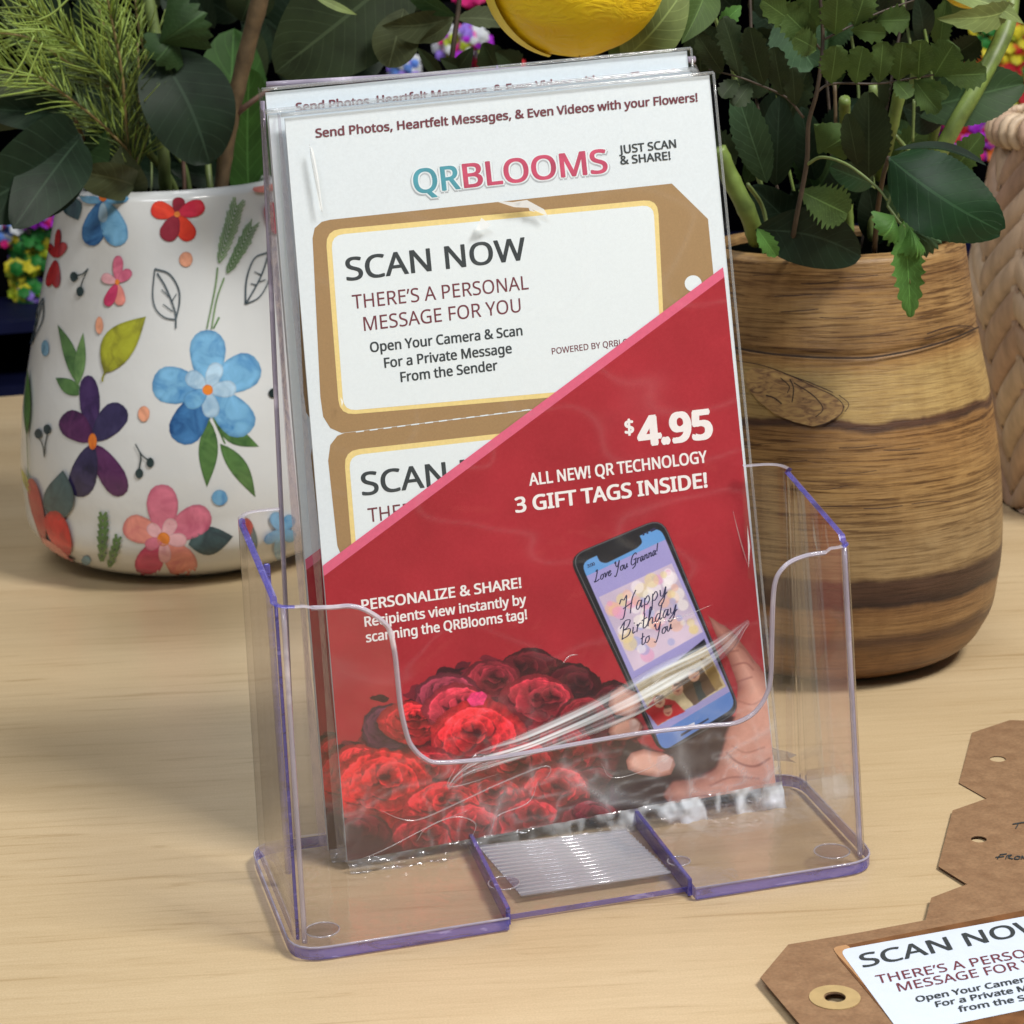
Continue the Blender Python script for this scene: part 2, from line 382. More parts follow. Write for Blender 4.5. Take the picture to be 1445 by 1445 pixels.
# large blue flower
lines([([(745, 500), (725, 540)], 7), ([(715, 820), (700, 900)], 8), ([(720, 830), (800, 890)], 7), ([(720, 830), (765, 930)], 7)], 'leaf')
leaf((712, 850), (703, 1078), 66, 'leaf'); leaf((735, 860), (880, 940), 58, 'leaf', .04); leaf((748, 930), (868, 1112), 60, 'leaf', -.04)
petals((706, 748), [((604, 925), 128, 'dblue'), ((850, 890), 132, 'blue'), ((518, 722), 135, 'blue'), ((706, 543), 128, 'blue'), ((880, 655), 132, 'blue')])
petals((706, 748), [((636, 690), 62, 'pblue'), ((742, 655), 60, 'pblue'), ((803, 742), 62, 'pblue'), ((722, 842), 62, 'pblue'), ((630, 800), 66, 'blue')])
dot((706, 747), 18, 18, 'orange')
# purple flower and its leaves
lines([([(265, 740), (250, 690)], 6), ([(262, 720), (270, 740), (285, 790)], 6)], 'leaf')
leaf((258, 718), (197, 525), 44, 'leaf', .05); leaf((264, 735), (284, 552), 38, 'sage'); leaf((270, 765), (190, 706), 50, 'leaf', .03)
petals((316, 925), [((300, 697), 72, 'purple'), ((420, 800), 100, 'indigo'), ((420, 1105), 92, 'plum'), ((265, 1110), 98, 'indigo'), ((215, 832), 100, 'plum')])
dot((316, 922), 15, 28, 'orange')
# pink flower low down
leaf((640, 1272), (792, 1245), 98, 'teal')
petals((556, 1255), [((550, 1068), 112, 'pink'), ((712, 1160), 112, 'pink'), ((650, 1378), 108, 'coral'), ((480, 1376), 98, 'hot'), ((422, 1200), 98, 'coral')])
petals((556, 1255), [((505, 1205), 45, 'ppink'), ((590, 1185), 50, 'ppink'), ((635, 1258), 50, 'ppink'), ((563, 1335), 46, 'ppink'), ((495, 1280), 46, 'pink')])
dot((556, 1254), 22, 24, 'orange')
# blue flower at the rim
leaf((232, 90), (268, 170), 66, 'teal')
petals((352, 98), [((306, 256), 84, 'dblue'), ((412, 256), 90, 'blue')]); petals((352, 105), [((276, 84), 46, 'blue'), ((440, 86), 46, 'blue'), ((352, 178), 34, 'pblue')])
dot((352, 93), 13, 13, 'orange')
# red flowers
petals((602, 150), [((514, 128), 66, 'orange_red'), ((610, 92), 46, 'crimson'), ((694, 118), 62, 'rosered'), ((650, 238), 66, 'orange_red'), ((562, 240), 68, 'crimson')]); dot((602, 150), 10, 10, 'orange')
petals((193, 300), [((203, 200), 22, 'redbrown'), ((168, 250), 26, 'redbrown'), ((224, 246), 34, 'redbrown'), ((166, 395), 30, 'redbrown'), ((194, 400), 32, 'redbrown')])
petals((400, 382), [((404, 290), 38, 'pink'), ((446, 340), 38, 'pink'), ((412, 460), 42, 'coral'), ((364, 462), 40, 'hot'), ((348, 360), 38, 'ppink')]); dot((400, 380), 8, 10, 'orange')
for c_, rx, ry, m_ in (((632, 303), 23, 26, 'peach'), ((340, 527), 13, 30, 'peach'), ((490, 828), 20, 27, 'peach'), ((157, 605), 13, 28, 'lblue'), ((746, 1113), 27, 27, 'blue'), ((296, 1327), 16, 16, 'lblue')): dot(c_, rx, ry, m_)
# yellow-green leaf
leaf((356, 690), (497, 497), 112, 'olive', -.08); lines([([(350, 718), (358, 690), (420, 590)], 6)], 'olive')
# outlined leaves
lines([([(527, 335), (575, 352), (606, 400), (610, 450), (598, 508)], 6), ([(598, 508), (560, 500), (530, 470), (520, 420), (527, 335)], 5), ([(535, 350), (565, 400), (595, 480), (598, 538)], 6), ([(575, 430), (550, 405)], 4), ([(582, 450), (600, 420)], 4), ([(588, 480), (555, 455)], 4)], 'line', 'painted_leaf')
lines([([(832, 455), (836, 370), (862, 300), (905, 280)], 6), ([(832, 455), (880, 430), (912, 370), (914, 310)], 5), ([(836, 450), (880, 370), (905, 300), (910, 250)], 6), ([(868, 390), (850, 385)], 4), ([(884, 355), (862, 345)], 4), ([(874, 380), (900, 372)], 4)], 'line', 'painted_leaf')
lines([([(150, 435), (118, 500), (108, 585)], 4), ([(152, 435), (148, 510), (110, 588)], 4), ([(148, 450), (128, 520), (108, 590)], 4)], 'line', 'painted_leaf')
# berries
for cs, st in ((((255, 362), (276, 412)), [([(262, 358), (285, 352), (303, 334)], 5), ([(278, 400), (284, 378), (303, 334)], 4)]), (((135, 895), (165, 880)), [([(136, 905), (150, 935), (155, 975)], 4), ([(165, 895), (158, 935), (155, 975)], 4)]),
               (((475, 1030), (512, 993)), [([(475, 1015), (480, 970), (462, 930)], 5), ([(505, 985), (482, 965), (462, 930)], 5)])):
    for c_ in cs: dot(c_, 13, 17, 'berry', 'painted_berry')
    lines(st, 'berry')
dot((925, 757), 15, 16, 'berry', 'painted_berry')
# feathery green sprigs
lines([([(738, 330), (730, 400), (702, 540)], 5), ([(760, 365), (735, 440), (718, 540)], 5)], 'sage')
def feather(a, b_, n, ln, wd, m):
    a, b_ = np.array(a, float), np.array(b_, float); V = []
    for k in range(n):
        p = a+(b_-a)*(k/n)
        for s_ in (-1, 1):
            d = unit(a-b_); d2 = np.array([d[0]*math.cos(.42*s_)-d[1]*math.sin(.42*s_), d[0]*math.sin(.42*s_)+d[1]*math.cos(.42*s_)])
            q = p+d2*ln*(.55+.45*math.sin(math.pi*(k+1)/(n+1)))*random.uniform(.85, 1.1); V.append(([c3(p), c3((p+q)/2+d2[::-1]*1.5), c3(q)], wd/S))
    strokes(FV, 'painted_sprig', V, WC[m], fvase)
feather((800, 128), (738, 330), 13, 66, 4.5, 'sage'); feather((848, 200), (762, 362), 12, 54, 4.5, 'leaf')
feather((355, 1185), (352, 1352), 7, 42, 11, 'leaf'); feather((402, 1262), (372, 1368), 5, 34, 10, 'leaf')
leaf((100, 905), (104, 675), 22, 'leaf'); lines([([(100, 890), (106, 1050)], 3)], 'leaf'); leaf((112, 1100), (80, 1008), 18, 'olive')
# cluster low on the left edge
leaf((195, 1200), (222, 1018), 104, 'teal'); decal(FV, 'painted_petal', petal_px(c3((160, 1265)), c3((112, 1045)), 46/S), WC['redbrown'], fvase)
decal(FV, 'painted_petal', petal_px(c3((150, 1250)), c3((250, 1345)), 40/S), WC['coral'], fvase); decal(FV, 'painted_petal', petal_px(c3((240, 1312)), c3((180, 1158)), 82/S), WC['red'], fvase)
decal(FV, 'painted_petal', petal_px((390, 262), (352, 264), 18), WC['coral'], fvase); decal(FV, 'painted_petal', petal_px((386, 330), (378, 285), 24), WC['rosered'], fvase)
# the flower seen through the clear side of the holder
decal(FV, 'painted_petal', petal_px((358, 768), (344, 730), 16), WC['redbrown'], fvase); decal(FV, 'painted_leaf', leaf_px((356, 782), (356, 742), 12), WC['teal'], fvase)
for t_px, w_ in (((385, 722), 20), ((412, 728), 20), ((414, 760), 20), ((372, 765), 16), ((392, 790), 18)):
    decal(FV, 'painted_petal', petal_px((393, 748), t_px, w_), WC['blue'], fvase)

# wooden vase
WV = Lathe(.2847, .2380, .1878, [.2486, .312, .3709, .3959, .4013, .3781, .3375, .3056])
def zw(x, y): return WV.hit([(x, y)])[0]
gp = np.array([zw(*q) for q in ((1030, 487), (1080, 496), (1130, 501), (1180, 503), (1230, 502), (1290, 491), (1340, 476), (1376, 460))])
def groove(th, z):
    t = (np.asarray(th)+math.pi) % (2*math.pi)-math.pi
    zz = np.interp(t, gp[:, 0], gp[:, 1]); return .0011*np.exp(-((z-zz)/.0008)**2)
def wood_vase_material():
    m, nt, N, L, b = new_mat('marbled_teak')
    tc = N.new('ShaderNodeTexCoord'); sp = N.new('ShaderNodeSeparateXYZ'); L.new(tc.outputs['Object'], sp.inputs[0])
    at2 = N.new('ShaderNodeMath'); at2.operation = 'ARCTAN2'; L.new(sp.outputs[1], at2.inputs[0]); L.new(sp.outputs[0], at2.inputs[1])
    def comb(kx, kz, off=0):
        a = N.new('ShaderNodeMath'); a.operation = 'MULTIPLY'; a.inputs[1].default_value = kx; L.new(at2.outputs[0], a.inputs[0])
        z = N.new('ShaderNodeMath'); z.operation = 'MULTIPLY'; z.inputs[1].default_value = kz; L.new(sp.outputs[2], z.inputs[0])
        c = N.new('ShaderNodeCombineXYZ'); L.new(a.outputs[0], c.inputs[0]); L.new(z.outputs[0], c.inputs[1]); c.inputs[2].default_value = off; return c.outputs[0]
    def tex(v, sc, det, dist=0, rough=.6):
        n = N.new('ShaderNodeTexNoise'); n.inputs['Scale'].default_value = sc; n.inputs['Detail'].default_value = det; n.inputs['Distortion'].default_value = dist; n.inputs['Roughness'].default_value = rough
        L.new(v, n.inputs['Vector']); return n.outputs[0]
    def math2(op, a, b_, c=None):
        q = N.new('ShaderNodeMath'); q.operation = op
        for k, v in enumerate((a, b_, c)):
            if v is None: continue
            if isinstance(v, (int, float)): q.inputs[k].default_value = v
            else: L.new(v, q.inputs[k])
        return q.outputs[0]
    # wandering height coordinate: the layers sag and swell round the vase
    wob = tex(comb(.9, 8), 1.3, 3, .5); wob2 = tex(comb(3, 30, 4), 1.6, 4, .5)
    zz = math2('MULTIPLY_ADD', math2('SUBTRACT', wob, .5), .012, sp.outputs[2]); zz = math2('MULTIPLY_ADD', math2('SUBTRACT', wob2, .5), .0035, zz)
    zn = math2('DIVIDE', zz, WV.H)
    Z = lambda y: float(zw(1180, y)[1]/WV.H)
    A, Bc, D, K, Y_ = (.39, .245, .100), (.28, .160, .062), (.085, .045, .030), (.038, .020, .018), (.46, .325, .130)
    G = (.35, .245, .120)
    stops = [(0, (.18, .09, .04)), (Z(925), (.28, .15, .06)), (Z(905), (.10, .05, .03)), (Z(890), (.32, .19, .08)), (Z(862), (.27, .15, .065)), (Z(855), K), (Z(838), D), (Z(822), D), (Z(814), G),
             (Z(775), G), (Z(690), (.38, .235, .09)), (Z(612), (.34, .19, .07)), (Z(606), D), (Z(598), (.10, .045, .025)), (Z(592), Y_), (Z(530), Y_), (Z(510), (.40, .235, .085)), (Z(500), Bc), (Z(440), A), (Z(400), Bc), (1.0, A)]
    stops = stops[:31]
    base = ramp(nt, zn, stops)
    # thin dark growth lines
    ln = tex(comb(.7, 290, 2), 2.0, 6, 1.0, .70); r_l = ramp(nt, ln, [(.41, (.30, .23, .19)), (.47, (.82, .78, .74)), (.56, (1, 1, 1))])
    ln2 = tex(comb(1.6, 520, 7), 2.0, 5, .5, .7); r_l2 = ramp(nt, ln2, [(.38, (.55, .50, .47)), (.55, (1, 1, 1))])
    # fewer lines in the plain bands
    msk = ramp(nt, zn, [(0, (.6,)*3), (Z(820), (.5,)*3), (Z(800), (.35,)*3), (Z(760), (.8,)*3), (Z(620), (1,)*3), (Z(596), (.2,)*3), (Z(515), (.15,)*3), (Z(495), (.95,)*3), (1, (.85,)*3)])
    k1 = N.new('ShaderNodeMixRGB'); k1.blend_type = 'MULTIPLY'; L.new(msk.outputs[0], k1.inputs[0]); L.new(base.outputs[0], k1.inputs[1]); L.new(r_l.outputs[0], k1.inputs[2])
    k2 = N.new('ShaderNodeMixRGB'); k2.blend_type = 'MULTIPLY'; k2.inputs[0].default_value = .75; L.new(k1.outputs[0], k2.inputs[1]); L.new(r_l2.outputs[0], k2.inputs[2])
    pat = tex(comb(2.2, 14, 9), 2.2, 4, .6); r_p = ramp(nt, pat, [(.35, (.78, .72, .66)), (.62, (1.0, 1.0, 1.0))])
    k3 = N.new('ShaderNodeMixRGB'); k3.blend_type = 'MULTIPLY'; k3.inputs[0].default_value = .8; L.new(k2.outputs[0], k3.inputs[1]); L.new(r_p.outputs[0], k3.inputs[2])
    L.new(k3.outputs[0], b.inputs['Base Color']); b.inputs['Roughness'].default_value = .42; b.inputs['Specular IOR Level'].default_value = .4
    bump(nt, r_l2.outputs[0], .35, .0005, b)
    return m
M['wood'] = wood_vase_material()
wvase = empty('wooden_vase', (WV.x, WV.y, 0), 'brown turned wooden vase with dark grain bands, standing right behind the clear holder', 'vase')
V, F = lathe_mesh(WV, .006, nth=220, nz=150, groove=groove); mesh_obj('vase_body', V, F, M['wood'], wvase, smooth=True)
M['wood_dark'] = paint('wood_seam', (.035, .018, .010), .6, .4, 200)
M['knot'] = paint('wood_knot', (.20, .105, .045), .5, .35, 220)
M['knot_line'] = paint('wood_knot_line', (.045, .022, .015), .5, .3, 300)
strokes(WV, 'seam', [([(1030, 488), (1080, 497), (1130, 502), (1180, 504), (1230, 503), (1290, 492), (1340, 477), (1376, 461)], 3.2)], M['wood_dark'], wvase)
def c6(p): return (1000+p[0]/2.294, 330+p[1]/2.294)
def wobbly(pts, wd): return ([c6((p[0]+random.uniform(-3, 3), p[1]+random.uniform(-3, 3))) for p in pts], wd)
mk_, nt_, N_, L_, b_k = new_mat('wood_knot_patch'); nk = noise(nt_, 120, 6, vec=(1, 1, 3.5), dist=1.6); rk_ = ramp(nt_, nk.outputs[0], [(.32, (.13, .065, .035)), (.48, (.30, .18, .075)), (.7, (.44, .29, .11))]); L_.new(rk_.outputs[0], b_k.inputs['Base Color']); b_k.inputs['Roughness'].default_value = .45
decal(WV, 'knot', [c6((p[0]+random.uniform(-4, 4), p[1]+random.uniform(-4, 4))) for p in ((150, 432), (205, 438), (262, 452), (318, 472), (372, 498), (415, 528), (440, 556), (424, 584), (388, 606), (340, 618), (280, 606), (220, 580), (170, 540), (130, 490), (122, 452))], mk_, wvase)
strokes(WV, 'knot_line', [wobbly([(100, 410), (180, 425), (260, 450), (340, 490), (400, 520), (435, 550), (425, 580), (390, 605), (350, 622)], 1.3), wobbly([(250, 450), (330, 480), (400, 510)], 1.5), wobbly([(236, 462), (262, 490), (258, 512)], 1.6), wobbly([(190, 520), (215, 530), (240, 548)], 2.4), wobbly([(265, 470), (280, 500), (272, 540)], 2.0),
                      wobbly([(420, 520), (450, 545), (440, 575)], 1.2), wobbly([(280, 480), (340, 520), (370, 560), (350, 590)], 1.6)], M['knot_line'], wvase)
for g_ in [wobbly([(700, 325), (760, 300), (820, 298), (850, 305)], 1.8), wobbly([(690, 335), (740, 322), (800, 305), (840, 310)], 1.2)]+[wobbly([(x_, y_), (x_+60, y_+random.uniform(-4, 2)), (x_+120, y_-4+random.uniform(-6, 0))], random.uniform(.8, 1.7)) for x_, y_ in ((160, 680), (260, 700), (420, 690), (560, 700), (200, 740), (420, 770), (340, 880), (500, 885), (650, 870), (330, 820), (150, 130), (300, 160), (220, 200), (420, 140), (240, 250), (360, 270))]: strokes(WV, 'grain_line', [g_], M['knot_line'], wvase)

# ------------------------------------------------------------------ lettering
def load_font():
    try:
        d = bpy.utils.system_resource('DATAFILES', path='fonts')
        return bpy.data.fonts.load(os.path.join(d, 'NotoSansHebrew-Regular.woff2'))
    except Exception: return None
FONT = load_font()
_tc = {}
def text_mesh(s):
    if s in _tc: return _tc[s]
    c = bpy.data.curves.new('tmp', 'FONT'); c.body = s; c.size = 1
    if FONT: c.font = FONT
    c.resolution_u = 5; c.fill_mode = 'FRONT'
    o = bpy.data.objects.new('tmp', c); COL.objects.link(o)
    dg = bpy.context.evaluated_depsgraph_get(); me = bpy.data.meshes.new_from_object(o.evaluated_get(dg))
    V = np.zeros(len(me.vertices)*3); me.vertices.foreach_get('co', V); V = V.reshape(-1, 3)[:, :2]
    F = [tuple(p.vertices) for p in me.polygons]
    bpy.data.objects.remove(o); bpy.data.curves.remove(c); bpy.data.meshes.remove(me)
    _tc[s] = (V, F); return V, F
CAPH = .714
class Plane3:
    """a real flat sheet: origin p, normal n (towards the viewer)"""
    def __init__(s, p, n): s.p, s.n = np.array(p, float), unit(n)
    def at(s, x, y, off=0.0): return on_plane(x, y, s.p+s.n*off, s.n)
    def pts(s, L, off=0.0): return np.array([s.at(x, y, off) for x, y in L])
_h = text_mesh('H')[0]; CAPH = float(_h[:, 1].max())
def lettering(pl, s, pl_, pr, up, mat, parent, off=.00015, bold=0.0, name='lettering', label=None, capref=None, stack=6e-6):
    """set words on a sheet: baseline from photo px pl_ to pr, cap height vector up (px) at the left end"""
    V, F = text_mesh(s); x0, x1 = V[:, 0].min(), V[:, 0].max()
    A, B = pl.at(*pl_), pl.at(*pr); U = (B-A)/(x1-x0)
    C_ = pl.at(pl_[0]+up[0], pl_[1]+up[1]); W_ = (C_-A)/(capref or CAPH)
    parts = []; e = bold; offs = [(0, 0)] if not bold else [(0, 0), (-e, 0), (e, 0), (-e*.7, e*.6), (e*.7, e*.6), (-e*.7, -e*.6), (e*.7, -e*.6)]
    for k, (dx, dy) in enumerate(offs):
        P = A+np.outer(V[:, 0]-x0+dx, U)+np.outer(V[:, 1]+dy, W_)+pl.n*(off+k*stack)
        parts.append((P, F))
    V2, F2 = join(parts); o = mesh_obj(name, V2, F2, mat, parent)
    if label: o['label'] = label
    return o
def flat(pl, name, px, mat, parent, off, label=None, uvf=None):
    P = pl.pts(px)+pl.n*off
    a = np.cross(P[1]-P[0], P[2]-P[0]); F = [tuple(range(len(P)))]
    if sum(np.cross(P[i]-P[0], P[(i+1) % len(P)]-P[0]) @ pl.n for i in range(1, len(P)-1)) < 0: F = [F[0][::-1]]
    o = mesh_obj(name, P, F, mat, parent, uv=None if uvf is None else uvf(px))
    if label: o['label'] = label
    return o
def rounded_px(corners, r, n=5):
    out = []; k = len(corners); c = [np.array(q, float) for q in corners]; rr = r if hasattr(r, '__len__') else [r]*k
    for i in range(k):
        a, b_, d = c[i-1], c[i], c[(i+1) % k]; R = rr[i]
        if R <= 0: out.append(tuple(b_)); continue
        u, v = unit(a-b_), unit(d-b_); p0, p1 = b_+u*R, b_+v*R
        for t in np.linspace(0, 1, n): out.append(tuple((1-t)**2*p0+2*t*(1-t)*b_+t*t*p1))
    return out

# ------------------------------------------------------------------ the printed photograph on the sleeve (computed picture)
PK = [(490, 1215), (1095, 1108), (1001, 106), (402, 167)]     # front pack, photo px: bottom left, bottom right, top right, top left
def homography(src, dst):
    A = []
    for (x, y), (u, v) in zip(src, dst):
        A.append([x, y, 1, 0, 0, 0, -u*x, -u*y, -u]); A.append([0, 0, 0, x, y, 1, -v*x, -v*y, -v])
    return np.linalg.svd(np.array(A, float))[2][-1].reshape(3, 3)
H_ = homography(PK, [(0, 0), (1, 0), (1, 1), (0, 1)]); HI = np.linalg.inv(H_)
def hmap(Hm, P):
    P = np.asarray(P, float); q = np.concatenate([P, np.ones(P.shape[:-1]+(1,))], -1) @ Hm.T; return q[..., :2]/q[..., 2:]
def sleeve_picture():
    Wd, Ht, vmax = 1150, 1420, .76
    uu, vv = np.meshgrid((np.arange(Wd)+.5)/Wd, (np.arange(Ht)+.5)/Ht*vmax)
    XY = hmap(HI, np.stack([uu, vv], -1)); X, Y = XY[..., 0], XY[..., 1]
    rng = np.random.default_rng(5)
    def vnoise(sc, seed, oct_=3):
        r = np.random.default_rng(seed); out = np.zeros_like(X); amp = 1; tot = 0
        for o_ in range(oct_):
            s = sc/2**o_; gx, gy = X/s, Y/s; ix, iy = np.floor(gx).astype(int), np.floor(gy).astype(int); fx, fy = gx-ix, gy-iy
            fx, fy = fx*fx*(3-2*fx), fy*fy*(3-2*fy); T = r.random((256, 256)); g = lambda a, b_: T[a % 256, b_ % 256]
            out += amp*((g(ix, iy)*(1-fx)+g(ix+1, iy)*fx)*(1-fy)+(g(ix, iy+1)*(1-fx)+g(ix+1, iy+1)*fx)*fy); tot += amp; amp *= .5
        return out/tot
    img = np.zeros((Ht, Wd, 3)); n0 = vnoise(60, 1); n1 = vnoise(3, 2)
    img[:] = np.array([166, 36, 48]); img += (n0[..., None]-.5)*np.array([22, 10, 12])+(n1[..., None]-.5)*8
    def region(pts, pad):
        pts = np.asarray(pts, float); q = hmap(H_, [(pts[:, 0].min()-pad, pts[:, 1].min()-pad), (pts[:, 0].max()+pad, pts[:, 1].min()-pad), (pts[:, 0].max()+pad, pts[:, 1].max()+pad), (pts[:, 0].min()-pad, pts[:, 1].max()+pad)])
        a, b_ = max(int(q[:, 0].min()*Wd)-1, 0), min(int(q[:, 0].max()*Wd)+2, Wd); c, d = max(int(q[:, 1].min()/vmax*Ht)-1, 0), min(int(q[:, 1].max()/vmax*Ht)+2, Ht)
        return (slice(c, max(d, c)), slice(a, max(b_, a)))
    def sd(pts, x, y):
        p = np.asarray(pts, float); d = np.full(x.shape, 1e9); s = np.zeros(x.shape, bool); n = len(p)
        for i in range(n):
            a, b_ = p[i], p[(i+1) % n]; e = b_-a; wx, wy = x-a[0], y-a[1]; t = np.clip((wx*e[0]+wy*e[1])/(e @ e+1e-9), 0, 1)
            d = np.minimum(d, (wx-e[0]*t)**2+(wy-e[1]*t)**2)
            if a[1] != b_[1]:
                c1 = (y >= min(a[1], b_[1])) & (y < max(a[1], b_[1])); s ^= c1 & (x < a[0]+(y-a[1])*e[0]/e[1])
        return np.where(s, -1, 1)*np.sqrt(d)
    def fill(pts, fn, soft=.6, alpha=1.0, warp=0.0, wseed=3, wsc=9):
        R = region(pts, 3+warp)
        if R[0].stop <= R[0].start or R[1].stop <= R[1].start: return
        x, y = X[R], Y[R]
        if warp: x = x+(WN[wseed % 4][R]-.5)*2*warp; y = y+(WN[(wseed+1) % 4][R]-.5)*2*warp
        d = sd(pts, x, y); a = np.clip(.5-d/(2*soft), 0, 1)[..., None]*alpha
        c = fn(x, y, d) if callable(fn) else np.array(fn, float); img[R] = img[R]*(1-a)+c*a
    WN = [vnoise(11, 20+k, 4) for k in range(4)]
    fineN = vnoise(5, 31)
    # dark bed of the bouquet
    bed = [(470, 1240), (478, 1090), (500, 1045), (535, 1008), (575, 985), (600, 965), (640, 942), (700, 930), (742, 930), (790, 948), (830, 962), (862, 966), (885, 1000), (900, 1060), (960, 1090), (1010, 1100), (1120, 1130), (1120, 1240)]
    fill(bed, lambda x, y, d: np.array([96, 24, 32])+(WN[2][region(bed, 7)][..., None]-.4)*np.array([50, 22, 22]), warp=4)
    for k in range(60):                       # dark outer leaves and petals
        t = rng.random(); i = int(t*10); a = np.array(bed[2+i % 10]); p = a+rng.normal(0, 1, 2)*np.array([16, 7])+np.array([0, 6]); r = rng.uniform(6, 13); an = rng.uniform(0, 6.28)
        pts = [(p[0]+r*math.cos(q)*(1.5 if abs(math.cos(q-an)) > .7 else .8), p[1]+r*.6*math.sin(q)) for q in np.linspace(0, 6.28, 9)[:-1]]
        col = np.array([[58, 16, 26], [84, 22, 36], [40, 14, 20], [110, 28, 44]][rng.integers(4)]); fill(pts, col, warp=4, alpha=.9)
    def rose(cx, cy, R_, bright, hue=0, sq=.85, seed=0):
        r = np.random.default_rng(seed+100)
        R_ = R_*1.16; base = np.array([244, 44, 50])*min(bright*1.12, 1.08)+np.array([0, 6, 10])*hue; tilt = r.uniform(-.5, .5); sq = r.uniform(.66, .92); drift = r.uniform(-.14, .14)
        outl = [(cx+R_*1.04*math.cos(a)*(1+.07*math.sin(3*a+seed)), cy+R_*sq*1.04*math.sin(a)*(1+.07*math.cos(2*a+seed))) for a in np.linspace(0, 6.28, 22)[:-1]]
        fill([(x, y+2.5) for x, y in outl], np.array([34, 10, 16]), soft=3, alpha=.7, warp=3)
        fill(outl, lambda x, y, d: base*(.55+.35*np.clip(-d/(R_*.5), 0, 1))[..., None], warp=4)
        levels = 4
        for l in range(levels):
            rr = R_*(1-.23*l); n = 5-(l > 2)
            for k in range(n):
                a = 2*math.pi*(k+.5*(l % 2))/n+r.uniform(-.3, .3)+tilt
                px_, py_ = cx+math.cos(a)*rr*.50*r.uniform(.85, 1.15)+R_*drift*l, cy-R_*.09*l+math.sin(a)*rr*.50*sq*r.uniform(.85, 1.15)
                ra, rb = rr*.66, rr*.50*r.uniform(.85, 1.15)
                ang = a+math.pi/2; pts = []
                for q in np.linspace(0, 2*math.pi, 15)[:-1]:
                    ex, ey = ra*math.cos(q), rb*math.sin(q)*(1.0 if math.sin(q) > 0 else .8)
                    pts.append((px_+ex*math.cos(ang)-ey*math.sin(ang), py_+(ex*math.sin(ang)+ey*math.cos(ang))*sq))
                up = .62+.38*(-math.sin(a)*.5+.5)+.12*l*0
                tone = base*up*r.uniform(.82, 1.16)
                ca, sa = math.cos(a), math.sin(a)
                def shade(x, y, d, tone=tone, ca=ca, sa=sa, px_=px_, py_=py_, rb=rb):
                    t = ((x-px_)*ca+(y-py_)*sa/sq)/(rb+1e-6)      # +1 = outer lip of the petal
                    v = np.clip(.80+.30*t, .42, 1.22); lip = np.exp(-((d+1.4)/1.1)**2)*np.clip(t, 0, 1)*.35
                    return tone*v[..., None]+lip[..., None]*np.array([120, 60, 64])*bright
                fill([(x+1.2*-ca, y+1.2*-sa+1.0) for x, y in pts], np.array([40, 6, 14]), soft=1.6, alpha=.55, warp=2, wseed=k)
                fill(pts, shade, warp=4.2, wseed=k+l+seed, alpha=.96)
        fill([(cx+R_*.1*math.cos(q), cy-R_*.25+R_*.08*math.sin(q)) for q in np.linspace(0, 6.28, 9)[:-1]], np.array([60, 8, 18]), soft=1.5, alpha=.8, warp=2)
    for a in [(744, 948, 40, .42, 2), (800, 968, 34, .34, 2), (690, 962, 36, .60, 3), (860, 990, 28, .34, 2), (548, 1024, 34, .42, 6), (628, 982, 40, .62, 5), (752, 992, 44, .72, 3), (820, 1015, 36, .55, 2),
              (576, 1018, 36, .92, 1), (644, 1000, 40, .80, 4), (862, 1060, 36, .55, 2), (790, 1060, 40, .72, 2), (508, 1080, 38, .90, 1), (669, 1048, 58, 1.0, 1), (735, 1080, 42, .86, 2), (602, 1092, 44, .82, 2),
              (838, 1108, 34, .42, 2), (900, 1120, 40, .28, 4), (780, 1122, 44, .80, 1), (540, 1112, 60, 1.0, 0), (690, 1128, 44, .86, 1), (620, 1140, 46, .92, 1), (660, 1175, 44, .84, 2), (590, 1188, 40, .74, 2), (745, 1160, 40, .78, 2), (830, 1160, 40, .55, 3), (510, 1175, 34, .45, 2), (960, 1140, 30, .25, 3)]:
        rose(a[0], a[1], a[2], a[3], a[4], seed=int(a[0]+a[1]))
    fill([(655, 985), (662, 975), (675, 972), (682, 980), (678, 992), (662, 994)], np.array([232, 60, 120]), warp=2)
    fill([(480, 1160), (530, 1180), (600, 1210), (600, 1240), (470, 1240)], np.array([62, 26, 30]), soft=8, alpha=.7, warp=6)
    for k in range(10):
        x, y = rng.uniform(830, 1000), rng.uniform(1085, 1150); fill([(x-3, y-9), (x+3, y-7), (x+5, y+6), (x, y+11), (x-5, y+5)], np.array([[74, 86, 54], [60, 30, 36], [96, 60, 60]][rng.integers(3)]), soft=2, alpha=.6, warp=4)
    # hand, first the palm and wrist on the right
    skin, dk = np.array([240, 184, 164]), np.array([140, 78, 68])
    def flesh(depth, lite=1.0, seed=0):
        def f(x, y, d):
            v = np.clip(-d/depth, 0, 1)**.7; return (dk+(skin*lite-dk)*v[..., None])
        return f
    fill([(996, 862), (1012, 872), (1036, 889), (1054, 914), (1068, 932), (1120, 1000), (1120, 1150), (1060, 1160), (985, 1150), (944, 1134), (930, 1122), (946, 1100), (985, 1096), (1006, 1084), (1012, 1066), (1020, 1034), (1036, 1004), (1039, 966), (1028, 930), (1012, 899)], flesh(26), warp=1.5)
    palm = [(1030, 980), (1110, 980), (1110, 1150), (980, 1150), (960, 1120), (1005, 1090), (1020, 1045)]
    fill(palm, lambda x, y, d: (np.array([228, 164, 146])+(fineN[region(palm, 4.5)][..., None]-.5)*30), soft=12, alpha=.6, warp=1.5)
